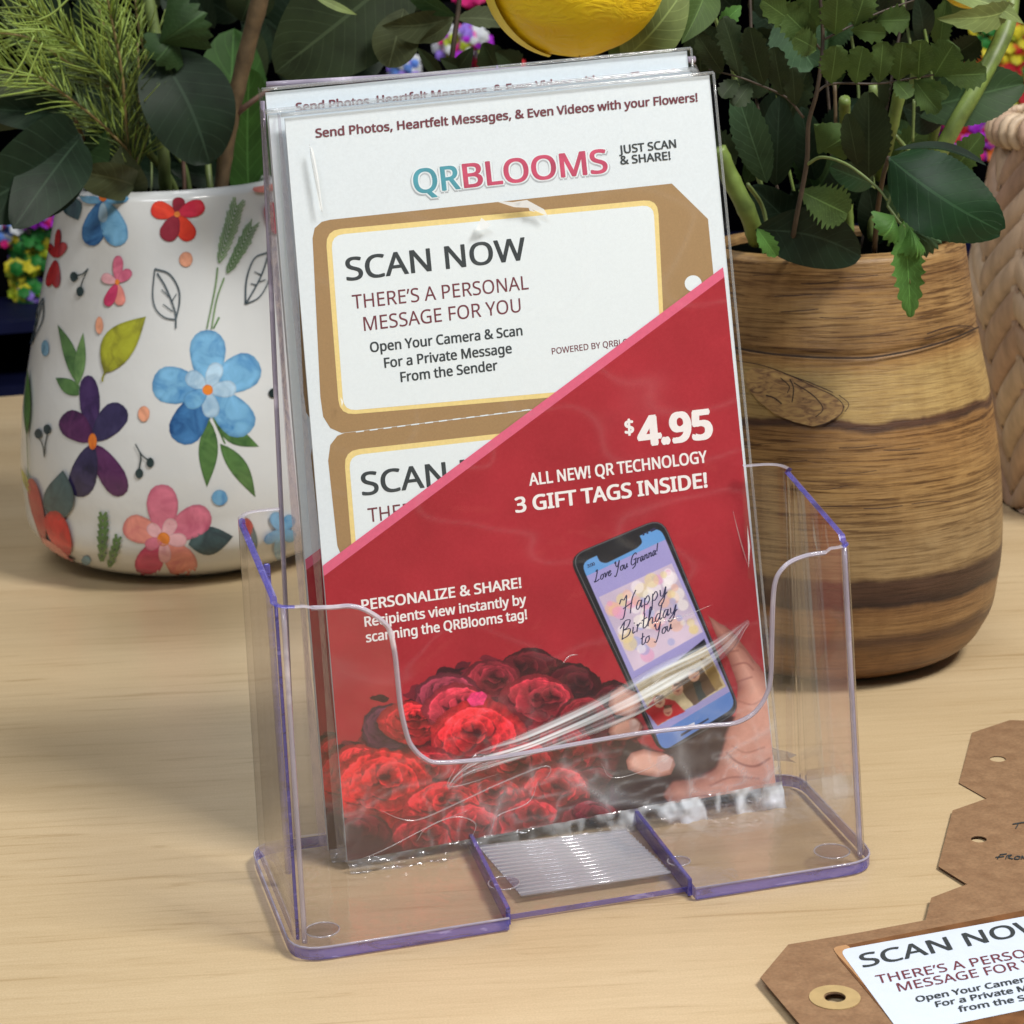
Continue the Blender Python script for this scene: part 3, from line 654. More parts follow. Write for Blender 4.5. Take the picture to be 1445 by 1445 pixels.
    for crease, wd, al in (([(1040, 905), (1050, 912), (1062, 930)], 1.2, .5), ([(1024, 915), (1040, 912)], 1, .5), ([(1028, 935), (1050, 930), (1062, 940)], 1.2, .5), ([(1036, 958), (1060, 950)], 1.2, .45), ([(1022, 1060), (1040, 1075), (1064, 1080), (1086, 1068)], 1.4, .6), ([(1030, 1050), (1050, 1060), (1078, 1052)], 1.0, .35), ([(1000, 1108), (1030, 1096), (1070, 1098)], 1.2, .4), ([(1040, 985), (1060, 990), (1078, 980)], 1.0, .3), ([(960, 1128), (1000, 1122), (1040, 1130)], 1.2, .4)):
        P = smooth_path([np.array(q, float) for q in crease], 5); T = np.gradient(P, axis=0); T /= np.linalg.norm(T, axis=1)[:, None]; Nn = np.stack([-T[:, 1], T[:, 0]], -1)*wd
        fill(np.vstack([P+Nn, (P-Nn)[::-1]]), np.array([128, 66, 60]), soft=1.3, alpha=al)
    # dark wrist shadow under the phone
    fill([(880, 1040), (930, 1060), (1010, 1000), (1034, 1008), (1022, 1034), (1013, 1066), (1006, 1083), (985, 1096), (946, 1102), (932, 1120), (936, 1136), (880, 1150), (860, 1100)], np.array([44, 24, 28]), soft=2.5, alpha=.92, warp=2)
    # phone
    def rp(c, r): return rounded_px(c, r, 6)
    body = rp([(801, 780), (932, 724), (1044, 1000), (930, 1062)], [22, 24, 24, 24]); fill([(x-2.5, y+2) for x, y in body], np.array([24, 24, 28]), soft=.9); fill(body, lambda x, y, d: np.array([30, 30, 36])+np.exp(-((d+1.2)/.8)**2)[..., None]*70, soft=.7)
    scr = rp([(816, 790), (929, 737), (1037, 993), (931, 1059)], [14, 15, 16, 14])
    def scol(x, y, d):
        t = ((x-816)*-.23+(y-790)*.97)/260+((x-816)*.4)/900; c = np.zeros(x.shape+(3,)); c[:] = np.array([162, 156, 214])
        top = (y+(x-816)*.47) < 812; bot = (y+(x-930)*.60) > 1030; c[top] = (100, 158, 222); c[bot] = (98, 140, 212); return c
    fill(scr, scol, soft=.7)
    fill(rp([(838, 777), (898, 747), (904, 760), (896, 768), (852, 790), (843, 788)], 4), np.array([30, 30, 36]), soft=.7)
    quad = [(841, 838), (945, 789), (989, 886), (890, 943)]
    fill(quad, lambda x, y, d: np.array([206, 190, 214])+(n0[region(quad, 3)][..., None]-.5)*np.array([70, 60, 50]), soft=.6)
    def inq(x, y): return min(((x-841)*(-49)-(y-838)*104)*-1, ((x-890)*(-57)-(y-943)*99)) > 0
    for k in range(70):
        s, t = rng.random(2); p = np.array(quad[0])*(1-s)*(1-t)+np.array(quad[1])*s*(1-t)+np.array(quad[2])*s*t+np.array(quad[3])*(1-s)*t; r = rng.uniform(4, 11); s2, t2 = min(max(s, .09), .91), min(max(t, .09), .91)
        p = np.array(quad[0])*(1-s2)*(1-t2)+np.array(quad[1])*s2*(1-t2)+np.array(quad[2])*s2*t2+np.array(quad[3])*(1-s2)*t2
        col = np.array([[250, 244, 248], [232, 212, 150], [232, 160, 200], [160, 168, 222], [250, 246, 236], [236, 184, 160], [200, 170, 214]][rng.integers(6)])
        fill([(p[0]+r*math.cos(a), p[1]+r*math.sin(a)) for a in np.linspace(0, 6.28, 15)[:-1]], col, soft=1.2, alpha=.6)
    fill([(952, 928), (991, 896), (994, 904), (956, 935)], np.array([24, 24, 40]), soft=.8)
    ph = [(892, 962), (993, 906), (1022, 964), (923, 1022)]
    fill(ph, lambda x, y, d: np.array([206, 190, 150])+(WN[0][region(ph, 3)][..., None]-.5)*60, soft=.6)
    for q, c in (([(905, 1000), (920, 980), (948, 985), (962, 1000), (924, 1021)], (188, 34, 40)), ([(950, 960), (985, 935), (1010, 968), (975, 992)], (96, 70, 44)), ([(985, 925), (1000, 925), (1018, 962), (1006, 970)], (150, 122, 66)), ([(975, 960), (985, 956), (992, 980), (983, 986)], (40, 50, 44))): fill(q, np.array(c), soft=1, warp=2)
    for (x, y, r, c) in ((926, 986, 10, (214, 168, 140)), (952, 968, 10, (214, 164, 136)), (976, 948, 10, (218, 170, 142)), (938, 1000, 8, (200, 140, 116))):
        fill([(x+r*.85*math.cos(a), y+r*math.sin(a)) for a in np.linspace(0, 6.28, 13)[:-1]], np.array(c), soft=1); fill([(x-4, y+3), (x+4, y+1), (x+1, y+5)], np.array([120, 40, 44]), soft=1, alpha=.7)
        fill([(x-5, y-3), (x+5, y-5), (x+6, y-9), (x-6, y-8)], np.array([84, 60, 40]), soft=1, alpha=.8)
    fill([(956, 1034), (996, 1010), (997, 1012), (957, 1037)], np.array([30, 40, 70]), soft=.6); fill([(966, 1021), (976, 1016), (977, 1020), (968, 1026)], np.array([240, 240, 250]), soft=.6)
    # finger tips that wrap round the far edge
    for tip in ([(856, 975), (872, 964), (894, 974), (900, 992), (888, 1010), (862, 1006), (852, 992)], [(853, 1030), (858, 1016), (876, 1008), (894, 1010), (902, 1022), (898, 1036), (880, 1042), (860, 1043)], [(879, 1072), (886, 1060), (904, 1055), (930, 1060), (946, 1066), (950, 1078), (944, 1092), (924, 1096), (898, 1092), (882, 1084)]):
        fill([(x+1, y+3) for x, y in tip], np.array([20, 12, 16]), soft=3, alpha=.6); fill(tip, flesh(9, 1.02), warp=.6)
    for nail in ([(882, 1014), (890, 1012), (898, 1018), (895, 1030), (885, 1034)], [(924, 1066), (936, 1063), (946, 1070), (942, 1084), (930, 1088), (922, 1080)]):
        fill(nail, np.array([232, 190, 182]), soft=1.0); fill([(x*.5+nail[1][0]*.5, y*.5+nail[1][1]*.5) for x, y in nail], np.array([246, 224, 218]), soft=1.5, alpha=.6)
    lum = (vnoise(7, 55, 4)-.5); red = np.clip((img[..., 0]-2.2*img[..., 1])/120, 0, 1); zone = sd(bed, X, Y) < -2; img *= (1+(lum*.95*zone*red))[..., None]; img = np.where((zone*red)[..., None] > .02, img+(zone*red)[..., None]*np.array([16, 3, 4]), img)
    img += (rng.random(img.shape[:2])[..., None]-.5)*9
    img = np.clip(img/255, 0, 1)
    im = bpy.data.images.new('sleeve_print', Wd, Ht); px = np.ones((Ht, Wd, 4), np.float32); px[..., :3] = img; im.pixels.foreach_set(px.ravel()); im.update(); im.pack()
    return im, vmax
IMG, VMAX = sleeve_picture()
m, nt, N, Lk, b = new_mat('sleeve_print'); ti = N.new('ShaderNodeTexImage'); ti.image = IMG; ti.interpolation = 'Cubic'; ti.extension = 'EXTEND'
Lk.new(ti.outputs[0], b.inputs['Base Color']); b.inputs['Roughness'].default_value = .42; M['sleeve'] = m

# ------------------------------------------------------------------ the packs
lean, yaw = .1453, .0419
pn = unit([math.sin(yaw)*math.cos(lean), -math.cos(yaw)*math.cos(lean), math.sin(lean)])
PL = Plane3((.0303, .0639, .005), pn)
KP = PL.pts(PK)                                 # BL BR TR TL
BL, BR, TR, TL = KP
pack = empty('gift_tag_pack', BL, 'frontmost red and white gift tag pack in clear film, leaning in the clear holder', 'pack', 'gift tag packs standing in the clear holder')
def bulk(u, v): return ((1-u)*(1-v))[..., None]*BL+(u*(1-v))[..., None]*BR+(u*v)[..., None]*TR+((1-u)*v)[..., None]*TL
V, F = slab(KP, pn, .0011); mesh_obj('backing_card', V, F, M['paper'], pack)
def uvs(px): q = hmap(H_, px); return np.stack([q[:, 0], q[:, 1]/VMAX], -1)
def img_uv(px): return uvs(px)
# first kraft tag
tag1 = [(457, 595)]+rounded_px([(443, 312), (949, 259)], [26, 0], 6)+[(997, 308), (1012, 480), (1012, 555), (840, 580)]+[(497, 612), (478, 612), (463, 606)]
tag1 = [(482, 611), (466, 604), (456, 588), (452, 560), (441, 336), (444, 322), (454, 313), (466, 310), (948, 259), (999, 309), (1010, 420), (1012, 545)]
flat(PL, 'kraft_tag', tag1, M['kraft_print'], pack, .00005, 'upper printed kraft gift tag')
tag2 = [(484, 790), (476, 770), (463, 650), (466, 628), (476, 615), (486, 611), (1012, 547), (1020, 760), (500, 800)]
flat(PL, 'kraft_tag', tag2, M['kraft_print'], pack, .00004, 'lower printed kraft gift tag, half under the red sleeve')
flat(PL, 'gold_frame', rounded_px([(459, 325), (928, 281), (941, 547), (479, 586)], [22, 20, 18, 22]), M['gold_print'], pack, .00008)
flat(PL, 'white_label', rounded_px([(467, 332), (922, 289), (935, 540), (485, 580)], [18, 16, 14, 18]), M['label_print'], pack, .00011)
flat(PL, 'gold_frame', rounded_px([(485, 636), (950, 585), (960, 780), (500, 820)], [22, 20, 5, 5]), M['gold_print'], pack, .00008)
flat(PL, 'white_label', rounded_px([(492, 643), (944, 592), (955, 780), (506, 815)], [18, 16, 5, 5]), M['label_print'], pack, .00011)
flat(PL, 'tag_hole', [(978+12*math.cos(a), 400+11.5*math.sin(a)) for a in np.linspace(0, 2*math.pi, 24, endpoint=False)], M['label_print'], pack, .00013)
dash = []
for k in range(14):
    x = 502+k*19.5; y = 609.5-(x-502)*.128; P = PL.pts([(x, y-.9), (x+11.5, y-.9-1.47), (x+11.5, y+.9-1.47), (x, y+.9)])+pn*.00012; dash.append((P, [(0, 3, 2, 1)]))
tag(mesh_obj('perforation_dashes', *join(dash), M['label_print'], pack), kind='stuff')
lettering(PL, 'Send Photos, Heartfelt Messages, & Even Videos with your Flowers!', (446, 194), (984, 143), (-1, -12), M['maroon'], pack, bold=.026)
for s, a, c, mt in (('QR', (586, 273), (649, 266), 'teal_ink'), ('BLOOMS', (656, 265), (857, 243), 'rose_ink')):
    lettering(PL, s, (a[0]-.5, a[1]+1.6), (c[0]+.5, c[1]+1.6), (-3.6, -33), M['halo_ink'], pack, off=.00004, bold=.075, stack=3e-6)
    lettering(PL, s, a, c, (-3.6, -33), M['label_print'], pack, off=.00008, bold=.060, stack=3e-6)
    lettering(PL, s, a, c, (-3.6, -33), M[mt], pack, off=.00012, bold=.020, stack=3e-6)
lettering(PL, 'JUST SCAN', (874, 217), (954, 208), (-1.2, -11.3), M['ink'], pack, bold=.022)
lettering(PL, '& SHARE!', (876, 232), (946, 225), (-1.2, -11.3), M['ink'], pack, bold=.022)
lettering(PL, 'SCAN NOW', (490, 396), (742, 366), (-3.2, -31.5), M['ink'], pack, bold=.016)
lettering(PL, 'THERE\u2019S A PERSONAL', (498, 436), (746, 408), (-1.8, -19.5), M['maroon'], pack, bold=.004)
lettering(PL, 'MESSAGE FOR YOU', (514, 467), (735, 440), (-1.8, -19.5), M['maroon'], pack, bold=.004)
lettering(PL, 'Open Your Camera & Scan', (523, 497), (737, 473), (-1.3, -13.6), M['ink'], pack, bold=.024)
lettering(PL, 'For a Private Message', (543, 519), (722, 498), (-1.3, -13.6), M['ink'], pack, bold=.024)
lettering(PL, 'From the Sender', (566, 539), (702, 522), (-1.3, -13.6), M['ink'], pack, bold=.024)
lettering(PL, 'POWERED BY QRBLOOMS', (779, 500), (911, 483), (-.8, -8.5), M['maroon'], pack, bold=.010)
lettering(PL, 'SCAN NOW', (512, 699), (764, 666), (-3.2, -31.5), M['ink'], pack, bold=.016)
lettering(PL, 'THERE\u2019S A PERSONAL', (520, 737), (770, 704), (-1.8, -19.5), M['maroon'], pack, bold=.004)
# red sleeve with its printed photograph
def subdiv_flat(pl, name, px, mat, parent, off): return flat(pl, name, px, mat, parent, off, uvf=img_uv)
subdiv_flat(PL, 'red_sleeve', [(490, 1214.5), (456.5, 812), (1021.5, 390), (1094, 1108)], M['sleeve'], pack, .00045)
flat(PL, 'pink_stripe', [(455, 798), (1019.5, 377), (1021.5, 391), (456.5, 813)], M['pink'], pack, .00050)
lettering(PL, '$', (882, 613), (893.5, 612), (-1, -20), M['white_ink'], pack, off=.00050, bold=.030)
lettering(PL, '4.95', (903, 629), (1003, 617), (-3.5, -39), M['white_ink'], pack, off=.00050, bold=.050)
lettering(PL, 'ALL NEW! QR TECHNOLOGY', (747, 685), (997, 652), (-1.7, -16.5), M['white_ink'], pack, off=.00050, bold=.026)
lettering(PL, '3 GIFT TAGS INSIDE!', (728, 723), (997, 687), (-2, -20.5), M['white_ink'], pack, off=.00050, bold=.030)
lettering(PL, 'PERSONALIZE & SHARE!', (511, 861), (735, 829), (-1.4, -14.5), M['white_ink'], pack, off=.00050, bold=.026)
lettering(PL, 'Recipients view instantly by', (515, 884), (742, 852), (-1.3, -13.6), M['white_ink'], pack, off=.00050, bold=.026)
lettering(PL, 'scanning the QRBlooms tag!', (517, 906), (743, 873), (-1.3, -13.6), M['white_ink'], pack, off=.00050, bold=.026)
# handwriting on the pictured screen, drawn as pen strokes
GL = {'L': (.62, [[(.15, .9), (.3, 1.02), (.28, .7), (.1, .05), (.02, .1), (.2, .02), (.55, .12)]]), 'o': (.42, [[(.3, .42), (.1, .35), (.06, .1), (.2, .0), (.35, .15), (.32, .38), (.28, .42), (.42, .36)]]), 'v': (.4, [[(.02, .38), (.12, .42), (.15, .02), (.35, .4), (.42, .36)]]),
      'e': (.38, [[(.03, .18), (.3, .32), (.22, .44), (.08, .3), (.1, .04), (.25, .0), (.38, .15)]]), 'Y': (.62, [[(.05, .85), (.15, .98), (.2, .6), (.35, .5), (.55, .95)], [(.55, .98), (.4, .2), (.2, -.3), (.02, -.2)]]), 'u': (.44, [[(.04, .4), (.06, .05), (.18, .0), (.34, .4)], [(.34, .4), (.32, .06), (.44, .08)]]),
      'G': (.66, [[(.6, .8), (.5, .98), (.2, .8), (.05, .3), (.2, .02), (.5, .15), (.55, .45)], [(.3, .42), (.62, .5)], [(.56, .45), (.5, -.1), (.2, -.3)]]), 'r': (.34, [[(.03, .38), (.1, .4), (.06, .0)], [(.09, .28), (.22, .42), (.34, .36)]]), 'a': (.42, [[(.32, .36), (.15, .42), (.04, .15), (.15, .0), (.32, .36)], [(.33, .4), (.3, .04), (.42, .08)]]),
      'n': (.44, [[(.03, .38), (.1, .4), (.06, .0)], [(.08, .25), (.24, .42), (.32, .3), (.3, .04), (.44, .08)]]), '!': (.2, [[(.14, .95), (.06, .25)], [(.04, .04), (.05, .0)]]), ' ': (.28, []),
      'H': (.8, [[(-.1, .75), (.0, .95), (.15, .85), (.3, 1.0), (.15, .0), (-.05, -.05)], [(.8, 1.05), (.6, .7), (.5, .0)], [(.1, .42), (.6, .52)]]), 'p': (.44, [[(.08, .4), (.04, -.4)], [(.08, .3), (.25, .44), (.34, .2), (.2, .02), (.08, .08)]]), 'y': (.44, [[(.04, .4), (.08, .08), (.22, .06), (.34, .42)], [(.36, .42), (.26, -.2), (.08, -.42), (-.02, -.25), (.44, .12)]]),
      'B': (.62, [[(.15, .95), (.05, .0)], [(-.08, .7), (.2, 1.0), (.48, .9), (.35, .58), (.14, .5), (.5, .4), (.42, .08), (.05, .02)]]), 'i': (.22, [[(.06, .4), (.05, .05), (.2, .08)], [(.1, .58), (.12, .62)]]), 't': (.3, [[(.14, .85), (.08, .1), (.2, .02), (.3, .1)], [(-.02, .5), (.28, .56)]]), 'h': (.44, [[(.02, .1), (.22, .9), (.14, .98), (.06, .0)], [(.08, .25), (.24, .42), (.32, .3), (.3, .04), (.44, .08)]]), 'd': (.44, [[(.32, .36), (.15, .42), (.04, .15), (.15, .0), (.3, .25)], [(.4, .95), (.3, .3), (.32, .03), (.44, .08)]])}
def script(pl, s, a, c, up, wd, mat, parent, off, slant=.28):
    a, c, up = np.array(a, float), np.array(c, float), np.array(up, float); tot = sum(GL[k][0] for k in s); x = 0; parts = []
    for k in s:
        adv, segs = GL[k]
        for sg in segs:
            P = smooth_path([np.array([x+q[0]+slant*q[1], q[1]]) for q in sg], 5) if len(sg) > 2 else np.array([[x+q[0]+slant*q[1], q[1]] for q in sg])
            Q = a+np.outer(P[:, 0]/tot, c-a)+np.outer(P[:, 1], up); T = np.gradient(Q, axis=0); T /= np.linalg.norm(T, axis=1)[:, None]+1e-9
            Nn = np.stack([-T[:, 1], T[:, 0]], -1); ww = (wd/2*(.65+.6*np.abs(T[:, 1])))[:, None]; n = len(Q)
            V = pl.pts(np.vstack([Q+Nn*ww, Q-Nn*ww]))+pl.n*(off+len(parts)*1e-6); parts.append((V, [(i, i+1, n+i+1, n+i) for i in range(n-1)]))
        x += adv
    o = mesh_obj('handwriting', *join(parts), mat, parent); return o
M['navy'] = paint('navy_ink', (.03, .03, .09), .5, .1)
script(PL, 'Love You Granna!', (838, 822), (928, 781), (-3.5, -14.5), 1.3, M['navy'], pack, .00050)
script(PL, 'Happy', (876, 872), (941, 838), (-7, -24), 1.35, M['navy'], pack, .00050)
script(PL, 'Birthday', (876, 903), (955, 862), (-6, -21), 1.35, M['navy'], pack, .00050)
script(PL, 'to You', (904, 911), (948, 887), (-5, -17), 1.3, M['navy'], pack, .00050)
lettering(PL, '3:00', (829, 801), (839, 797), (-1.3, -4.2), M['navy'], pack, off=.00050, bold=.02)
fl = [PL.pts(q)+pn*.0005 for q in ([(906, 756), (909, 754.6), (907.5, 750)], [(912, 753.5), (915, 752), (911, 749)], [(918, 750.6), (925, 747.4), (923.6, 744), (916.6, 747.2)])]
mesh_obj('status_icon', *join([(f, [tuple(range(len(f)))]) for f in fl]), M['navy'], pack)

M['fold'] = thin_clear('film_fold', (.97, .97, .97), (.85, .87, .9), 1.6, .15, .35, None, .03, .42, 'painted_sheen')
# clear bag of the front pack: a height field of film with wrinkles
def film_sheet(name, quad, h_fn, mat, parent, nu=60, nv=110, plane=PL):
    Q = plane.pts(quad); BLq, BRq, TRq, TLq = Q; U, Vv = np.meshgrid(np.linspace(0, 1, nu), np.linspace(0, 1, nv), indexing='ij')
    P = ((1-U)*(1-Vv))[..., None]*BLq+(U*(1-Vv))[..., None]*BRq+(U*Vv)[..., None]*TRq+((1-U)*Vv)[..., None]*TLq
    P = P+plane.n*h_fn(U, Vv)[..., None]; F = grid_faces(nu, nv)
    return mesh_obj(name, P.reshape(-1, 3), F, mat, parent, smooth=True)
def vn2(U, V, sc, seed):
    r = np.random.default_rng(seed); T = r.random((64, 64)); x, y = U*sc, V*sc*1.6; ix, iy = np.floor(x).astype(int), np.floor(y).astype(int); fx, fy = x-ix, y-iy; fx, fy = fx*fx*(3-2*fx), fy*fy*(3-2*fy)
    g = lambda a, b_: T[a % 64, b_ % 64]
    return (g(ix, iy)*(1-fx)+g(ix+1, iy)*fx)*(1-fy)+(g(ix, iy+1)*(1-fx)+g(ix+1, iy+1)*fx)*fy
def bag_h(U, V):
    e = np.minimum(np.minimum(U, 1-U)*9, 1)*np.minimum(np.minimum(V, 1-V)*14, 1)
    low = np.exp(-(V/.10)**2)
    return .0013+e*(.0008+.0010*vn2(U, V, 3, 1)+.0003*vn2(U, V, 9, 2))+low*e*(.0016*vn2(U*1.0, V*1.2+U*.5, 14, 3)+.0008*vn2(U, V, 34, 4))
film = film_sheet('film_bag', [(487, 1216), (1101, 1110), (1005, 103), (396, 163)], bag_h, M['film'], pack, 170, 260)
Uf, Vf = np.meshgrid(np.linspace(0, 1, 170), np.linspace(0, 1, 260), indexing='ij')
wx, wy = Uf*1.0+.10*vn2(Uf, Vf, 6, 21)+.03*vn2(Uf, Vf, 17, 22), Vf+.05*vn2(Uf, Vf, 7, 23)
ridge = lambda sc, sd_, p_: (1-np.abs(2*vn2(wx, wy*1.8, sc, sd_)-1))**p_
film_sheen = (.36*ridge(9, 31, 9)+.26*ridge(21, 32, 8)+.06*vn2(wx, wy, 8, 33))*np.exp(-(Vf/(.075+.05*vn2(Uf, Vf*0, 5, 35)))**2)*(.7+.3*Uf)+.03*ridge(5, 34, 24)+.004  # smoky reflections near the bottom of the bag painted as whiteness
# sealed and crinkled bottom hem of the bag
def hem_h(U, V): return .0004+.0030*vn2(U*2.2, V*.5, 16, 6)*np.clip(1-V*.6, 0, 1)+.0012*vn2(U*2, V, 40, 8)
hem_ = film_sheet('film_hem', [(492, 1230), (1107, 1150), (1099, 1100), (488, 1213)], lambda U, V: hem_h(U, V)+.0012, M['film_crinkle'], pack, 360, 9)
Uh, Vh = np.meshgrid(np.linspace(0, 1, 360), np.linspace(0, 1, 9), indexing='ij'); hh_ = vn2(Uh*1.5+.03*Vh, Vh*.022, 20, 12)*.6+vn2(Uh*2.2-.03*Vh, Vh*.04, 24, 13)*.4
hem_sheen = np.clip((hh_-.42)*7, 0, 1)*(.12+.80*np.clip((Uh-.40)*2.2, 0, 1))+.04  # white reflections painted onto the hem, stronger towards the right
# fold that bulges from the bag, shaped and whitened to hold a painted highlight
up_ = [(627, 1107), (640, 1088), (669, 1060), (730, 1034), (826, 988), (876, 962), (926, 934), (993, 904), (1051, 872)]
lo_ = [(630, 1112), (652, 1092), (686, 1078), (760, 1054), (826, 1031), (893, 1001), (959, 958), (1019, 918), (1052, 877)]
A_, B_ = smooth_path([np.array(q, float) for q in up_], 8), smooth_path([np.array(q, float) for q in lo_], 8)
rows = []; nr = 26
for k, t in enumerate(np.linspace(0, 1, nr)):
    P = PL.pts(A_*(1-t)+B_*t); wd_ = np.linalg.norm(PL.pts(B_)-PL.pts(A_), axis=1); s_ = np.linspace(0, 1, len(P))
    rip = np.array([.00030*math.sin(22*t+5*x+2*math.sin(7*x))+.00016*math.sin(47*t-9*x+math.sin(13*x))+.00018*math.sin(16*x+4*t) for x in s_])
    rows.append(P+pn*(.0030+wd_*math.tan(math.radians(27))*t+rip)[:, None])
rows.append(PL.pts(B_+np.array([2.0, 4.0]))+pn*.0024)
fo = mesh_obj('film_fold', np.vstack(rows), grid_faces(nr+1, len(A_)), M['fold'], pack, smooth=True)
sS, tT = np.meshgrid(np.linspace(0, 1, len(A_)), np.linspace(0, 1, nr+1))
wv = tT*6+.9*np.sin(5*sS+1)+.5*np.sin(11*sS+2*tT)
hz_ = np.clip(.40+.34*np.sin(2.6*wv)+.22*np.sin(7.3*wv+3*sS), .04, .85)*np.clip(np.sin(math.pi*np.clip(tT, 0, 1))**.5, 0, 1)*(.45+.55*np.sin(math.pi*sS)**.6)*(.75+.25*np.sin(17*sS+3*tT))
def set_sheen(o, v): a_ = o.data.attributes.new('painted_sheen', 'FLOAT', 'POINT'); a_.data.foreach_set('value', np.asarray(v, np.float32).ravel())
set_sheen(fo, hz_); set_sheen(film, film_sheen); set_sheen(hem_, hem_sheen)
# a second soft crease below it, and small creases on the card
def crease(px, wd, lift, mat=None):
    P = PL.pts(smooth_path([np.array(q, float) for q in px], 6))+pn*lift; V, F = tube(P, [wd*.2, wd, wd, wd*.2], 6); return V, F
M['crease'] = thin_clear('film_crease', (.97, .97, .97), (.8, .8, .85), 2.0, .12, .35, None, .03, .14)
for px, wd in (([(536, 1141), (560, 1152), (588, 1154), (640, 1132), (700, 1104), (760, 1080), (774, 1083), (766, 1098)], .00035), ([(790, 935), (800, 924), (812, 922)], .0003), ([(640, 1080), (632, 1108), (700, 1090)], .0003), ([(500, 1212), (540, 1196), (610, 1160), (660, 1140)], .00025), ([(756, 1100), (742, 1130), (700, 1148), (690, 1170)], .0003), ([(585, 1185), (600, 1165), (640, 1150), (668, 1160), (660, 1185)], .0003),
               ([(1030, 720), (1040, 760), (1052, 800)], .0002), ([(434, 205), (441, 240), (452, 300)], .00045), ([(845, 1075), (860, 1095), (905, 1085), (950, 1060)], .0002), ([(905, 880), (960, 868), (1000, 852)], .0002)):
    mesh_obj('film_crease', *crease(px, wd, .0030), M['crease'], pack, smooth=True)
M['glint'] = thin_clear('painted_glint', (.97, .97, .97), (.9, .9, .95), 2.0, .12, .35, None, .1, .7)  # white slivers painted as highlights on the film
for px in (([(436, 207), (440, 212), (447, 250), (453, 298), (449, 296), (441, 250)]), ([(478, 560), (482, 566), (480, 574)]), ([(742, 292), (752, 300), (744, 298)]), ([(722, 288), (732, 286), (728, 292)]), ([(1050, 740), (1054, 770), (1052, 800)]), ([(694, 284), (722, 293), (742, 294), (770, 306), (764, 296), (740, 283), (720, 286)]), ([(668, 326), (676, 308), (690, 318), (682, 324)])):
    flat(PL, 'painted_glint', px, M['glint'], pack, .0031)
# side gusset of the bag
g1 = [PL.at(487, 1216), PL.at(396, 163)]; back_ = np.array([-.0022, .0036, 0]); back2 = np.array([-.0010, .0036, .001]); n_ = 40; rr_ = []
for k in range(4):
    t = k/3; rr_.append([g1[0]*(1-s)+g1[1]*s+pn*(.0012-.0006*k)+(back_*(1-s)+back2*s)*t*.9+np.array([.0003*math.sin(17*s+k), 0, 0]) for s in np.linspace(0, 1, n_)])
mesh_obj('film_side', np.array(rr_).reshape(-1, 3), grid_faces(4, n_), M['film_side'], pack, smooth=True)
g2 = [PL.at(1101, 1110), PL.at(1005, 103)]
mesh_obj('film_seam', *tube([g2[0]*(1-s)+g2[1]*s+pn*.0012 for s in np.linspace(0, 1, 24)], .0005, 6), M['crease'], pack, smooth=True)
mesh_obj('film_seam', *tube([PL.at(396, 163)*(1-s)+PL.at(1005, 103)*s+pn*.0010 for s in np.linspace(0, 1, 24)], .0006, 6), M['crease'], pack, smooth=True)

# the packs behind it
def rear_pack(dx, dy, dz, rot, zrot, label):
    c = copy_tree(pack); c.location = (pack.location[0]+dx, pack.location[1]+dy, pack.location[2]+dz)
    c.rotation_euler = (math.radians(rot), 0, math.radians(zrot)); c['label'] = label; return c
rear_pack(-.0048, .0120, .0000, 1.7, .2, 'second gift tag pack from the front, its left strip showing beside the front pack')
rear_pack(-.0046, .0148, .0004, 1.6, .1, 'third gift tag pack, showing only as a thin edge behind the second')
rear_pack(-.0046, .0172, .0077, 1.2, -.1, 'rearmost gift tag pack, its header line peeking over the others')

fq = [on_y(x, y, .0735) for x, y in ((1078, 1050), (1096, 1056), (1110, 1060), (1123, 1064), (1078, 1062), (1096, 1065), (1110, 1068), (1112, 1069), (1078, 1073), (1096, 1072), (1110, 1074), (1122, 1075))]
fq = [p+np.array([0, -.0012*(i % 2), 0]) for i, p in enumerate(fq)]
M['flap'] = thin_clear('film_flap', (.62, .60, .64), (.5, .48, .54), 2.5, .12, .3, None, .05, .12)
mesh_obj('film_corner', fq, grid_faces(3, 4), M['flap'], pack)

# ------------------------------------------------------------------ the clear holder
HBL, HFL, HFR, HBR = [np.array(q) for q in ((-.0030, .0850), (-.0003, -.0031), (.2016, .0030), (.2050, .0850))]
TBL, TFL, TFR, TBR = [np.array(q) for q in ((-.0016, .0868), (.0014, .0078), (.1979, .0095), (.2004, .0835))]
ZF, ZB, TB = .1157, .129, .0052
holder = empty('brochure_holder', (.1, .04, 0), 'clear plastic countertop brochure holder with violet edges on the maple table', 'holder')
cols = []                                        # (base xy, slope per metre of height, top height, kind)
def edge_pts(b0, b1, t0, t1, z0, z1, fr): return [(b0*(1-f)+b1*f, ((t0*(1-f)+t1*f)-(b0*(1-f)+b1*f))/(z0*(1-f)+z1*f)) for f in fr]
def corner(bc, ba, bb, tc, ta, tb, zc, r, n=7):
    out = []; ua, ub = unit(ba-bc), unit(bb-bc); va, vb = unit(ta-tc), unit(tb-tc)
    for t in np.linspace(0, 1, n):
        w0, w1, w2 = (1-t)**2, 2*t*(1-t), t*t
        out.append((w0*(bc+ua*r)+w1*bc+w2*(bc+ub*r), ((w0*(tc+va*r)+w1*tc+w2*(tc+vb*r))-(w0*(bc+ua*r)+w1*bc+w2*(bc+ub*r)))/zc))
    return out
RB, RF = .011, .009
for q in corner(HBL, HBR, HFL, TBL, TBR, TFL, ZB, RB): cols.append((*q, ZB, 'back'))
sl = np.linspace(.14, .88, 10)
for f, q in zip(sl, edge_pts(HBL, HFL, TBL, TFL, ZB, ZF, sl)): cols.append((*q, ZB+(ZF-ZB)*f-.0035*math.sin(math.pi*f)*0, 'side'))
for q in corner(HFL, HBL, HFR, TFL, TBL, TFR, ZF, RF): cols.append((*q, ZF, 'side'))
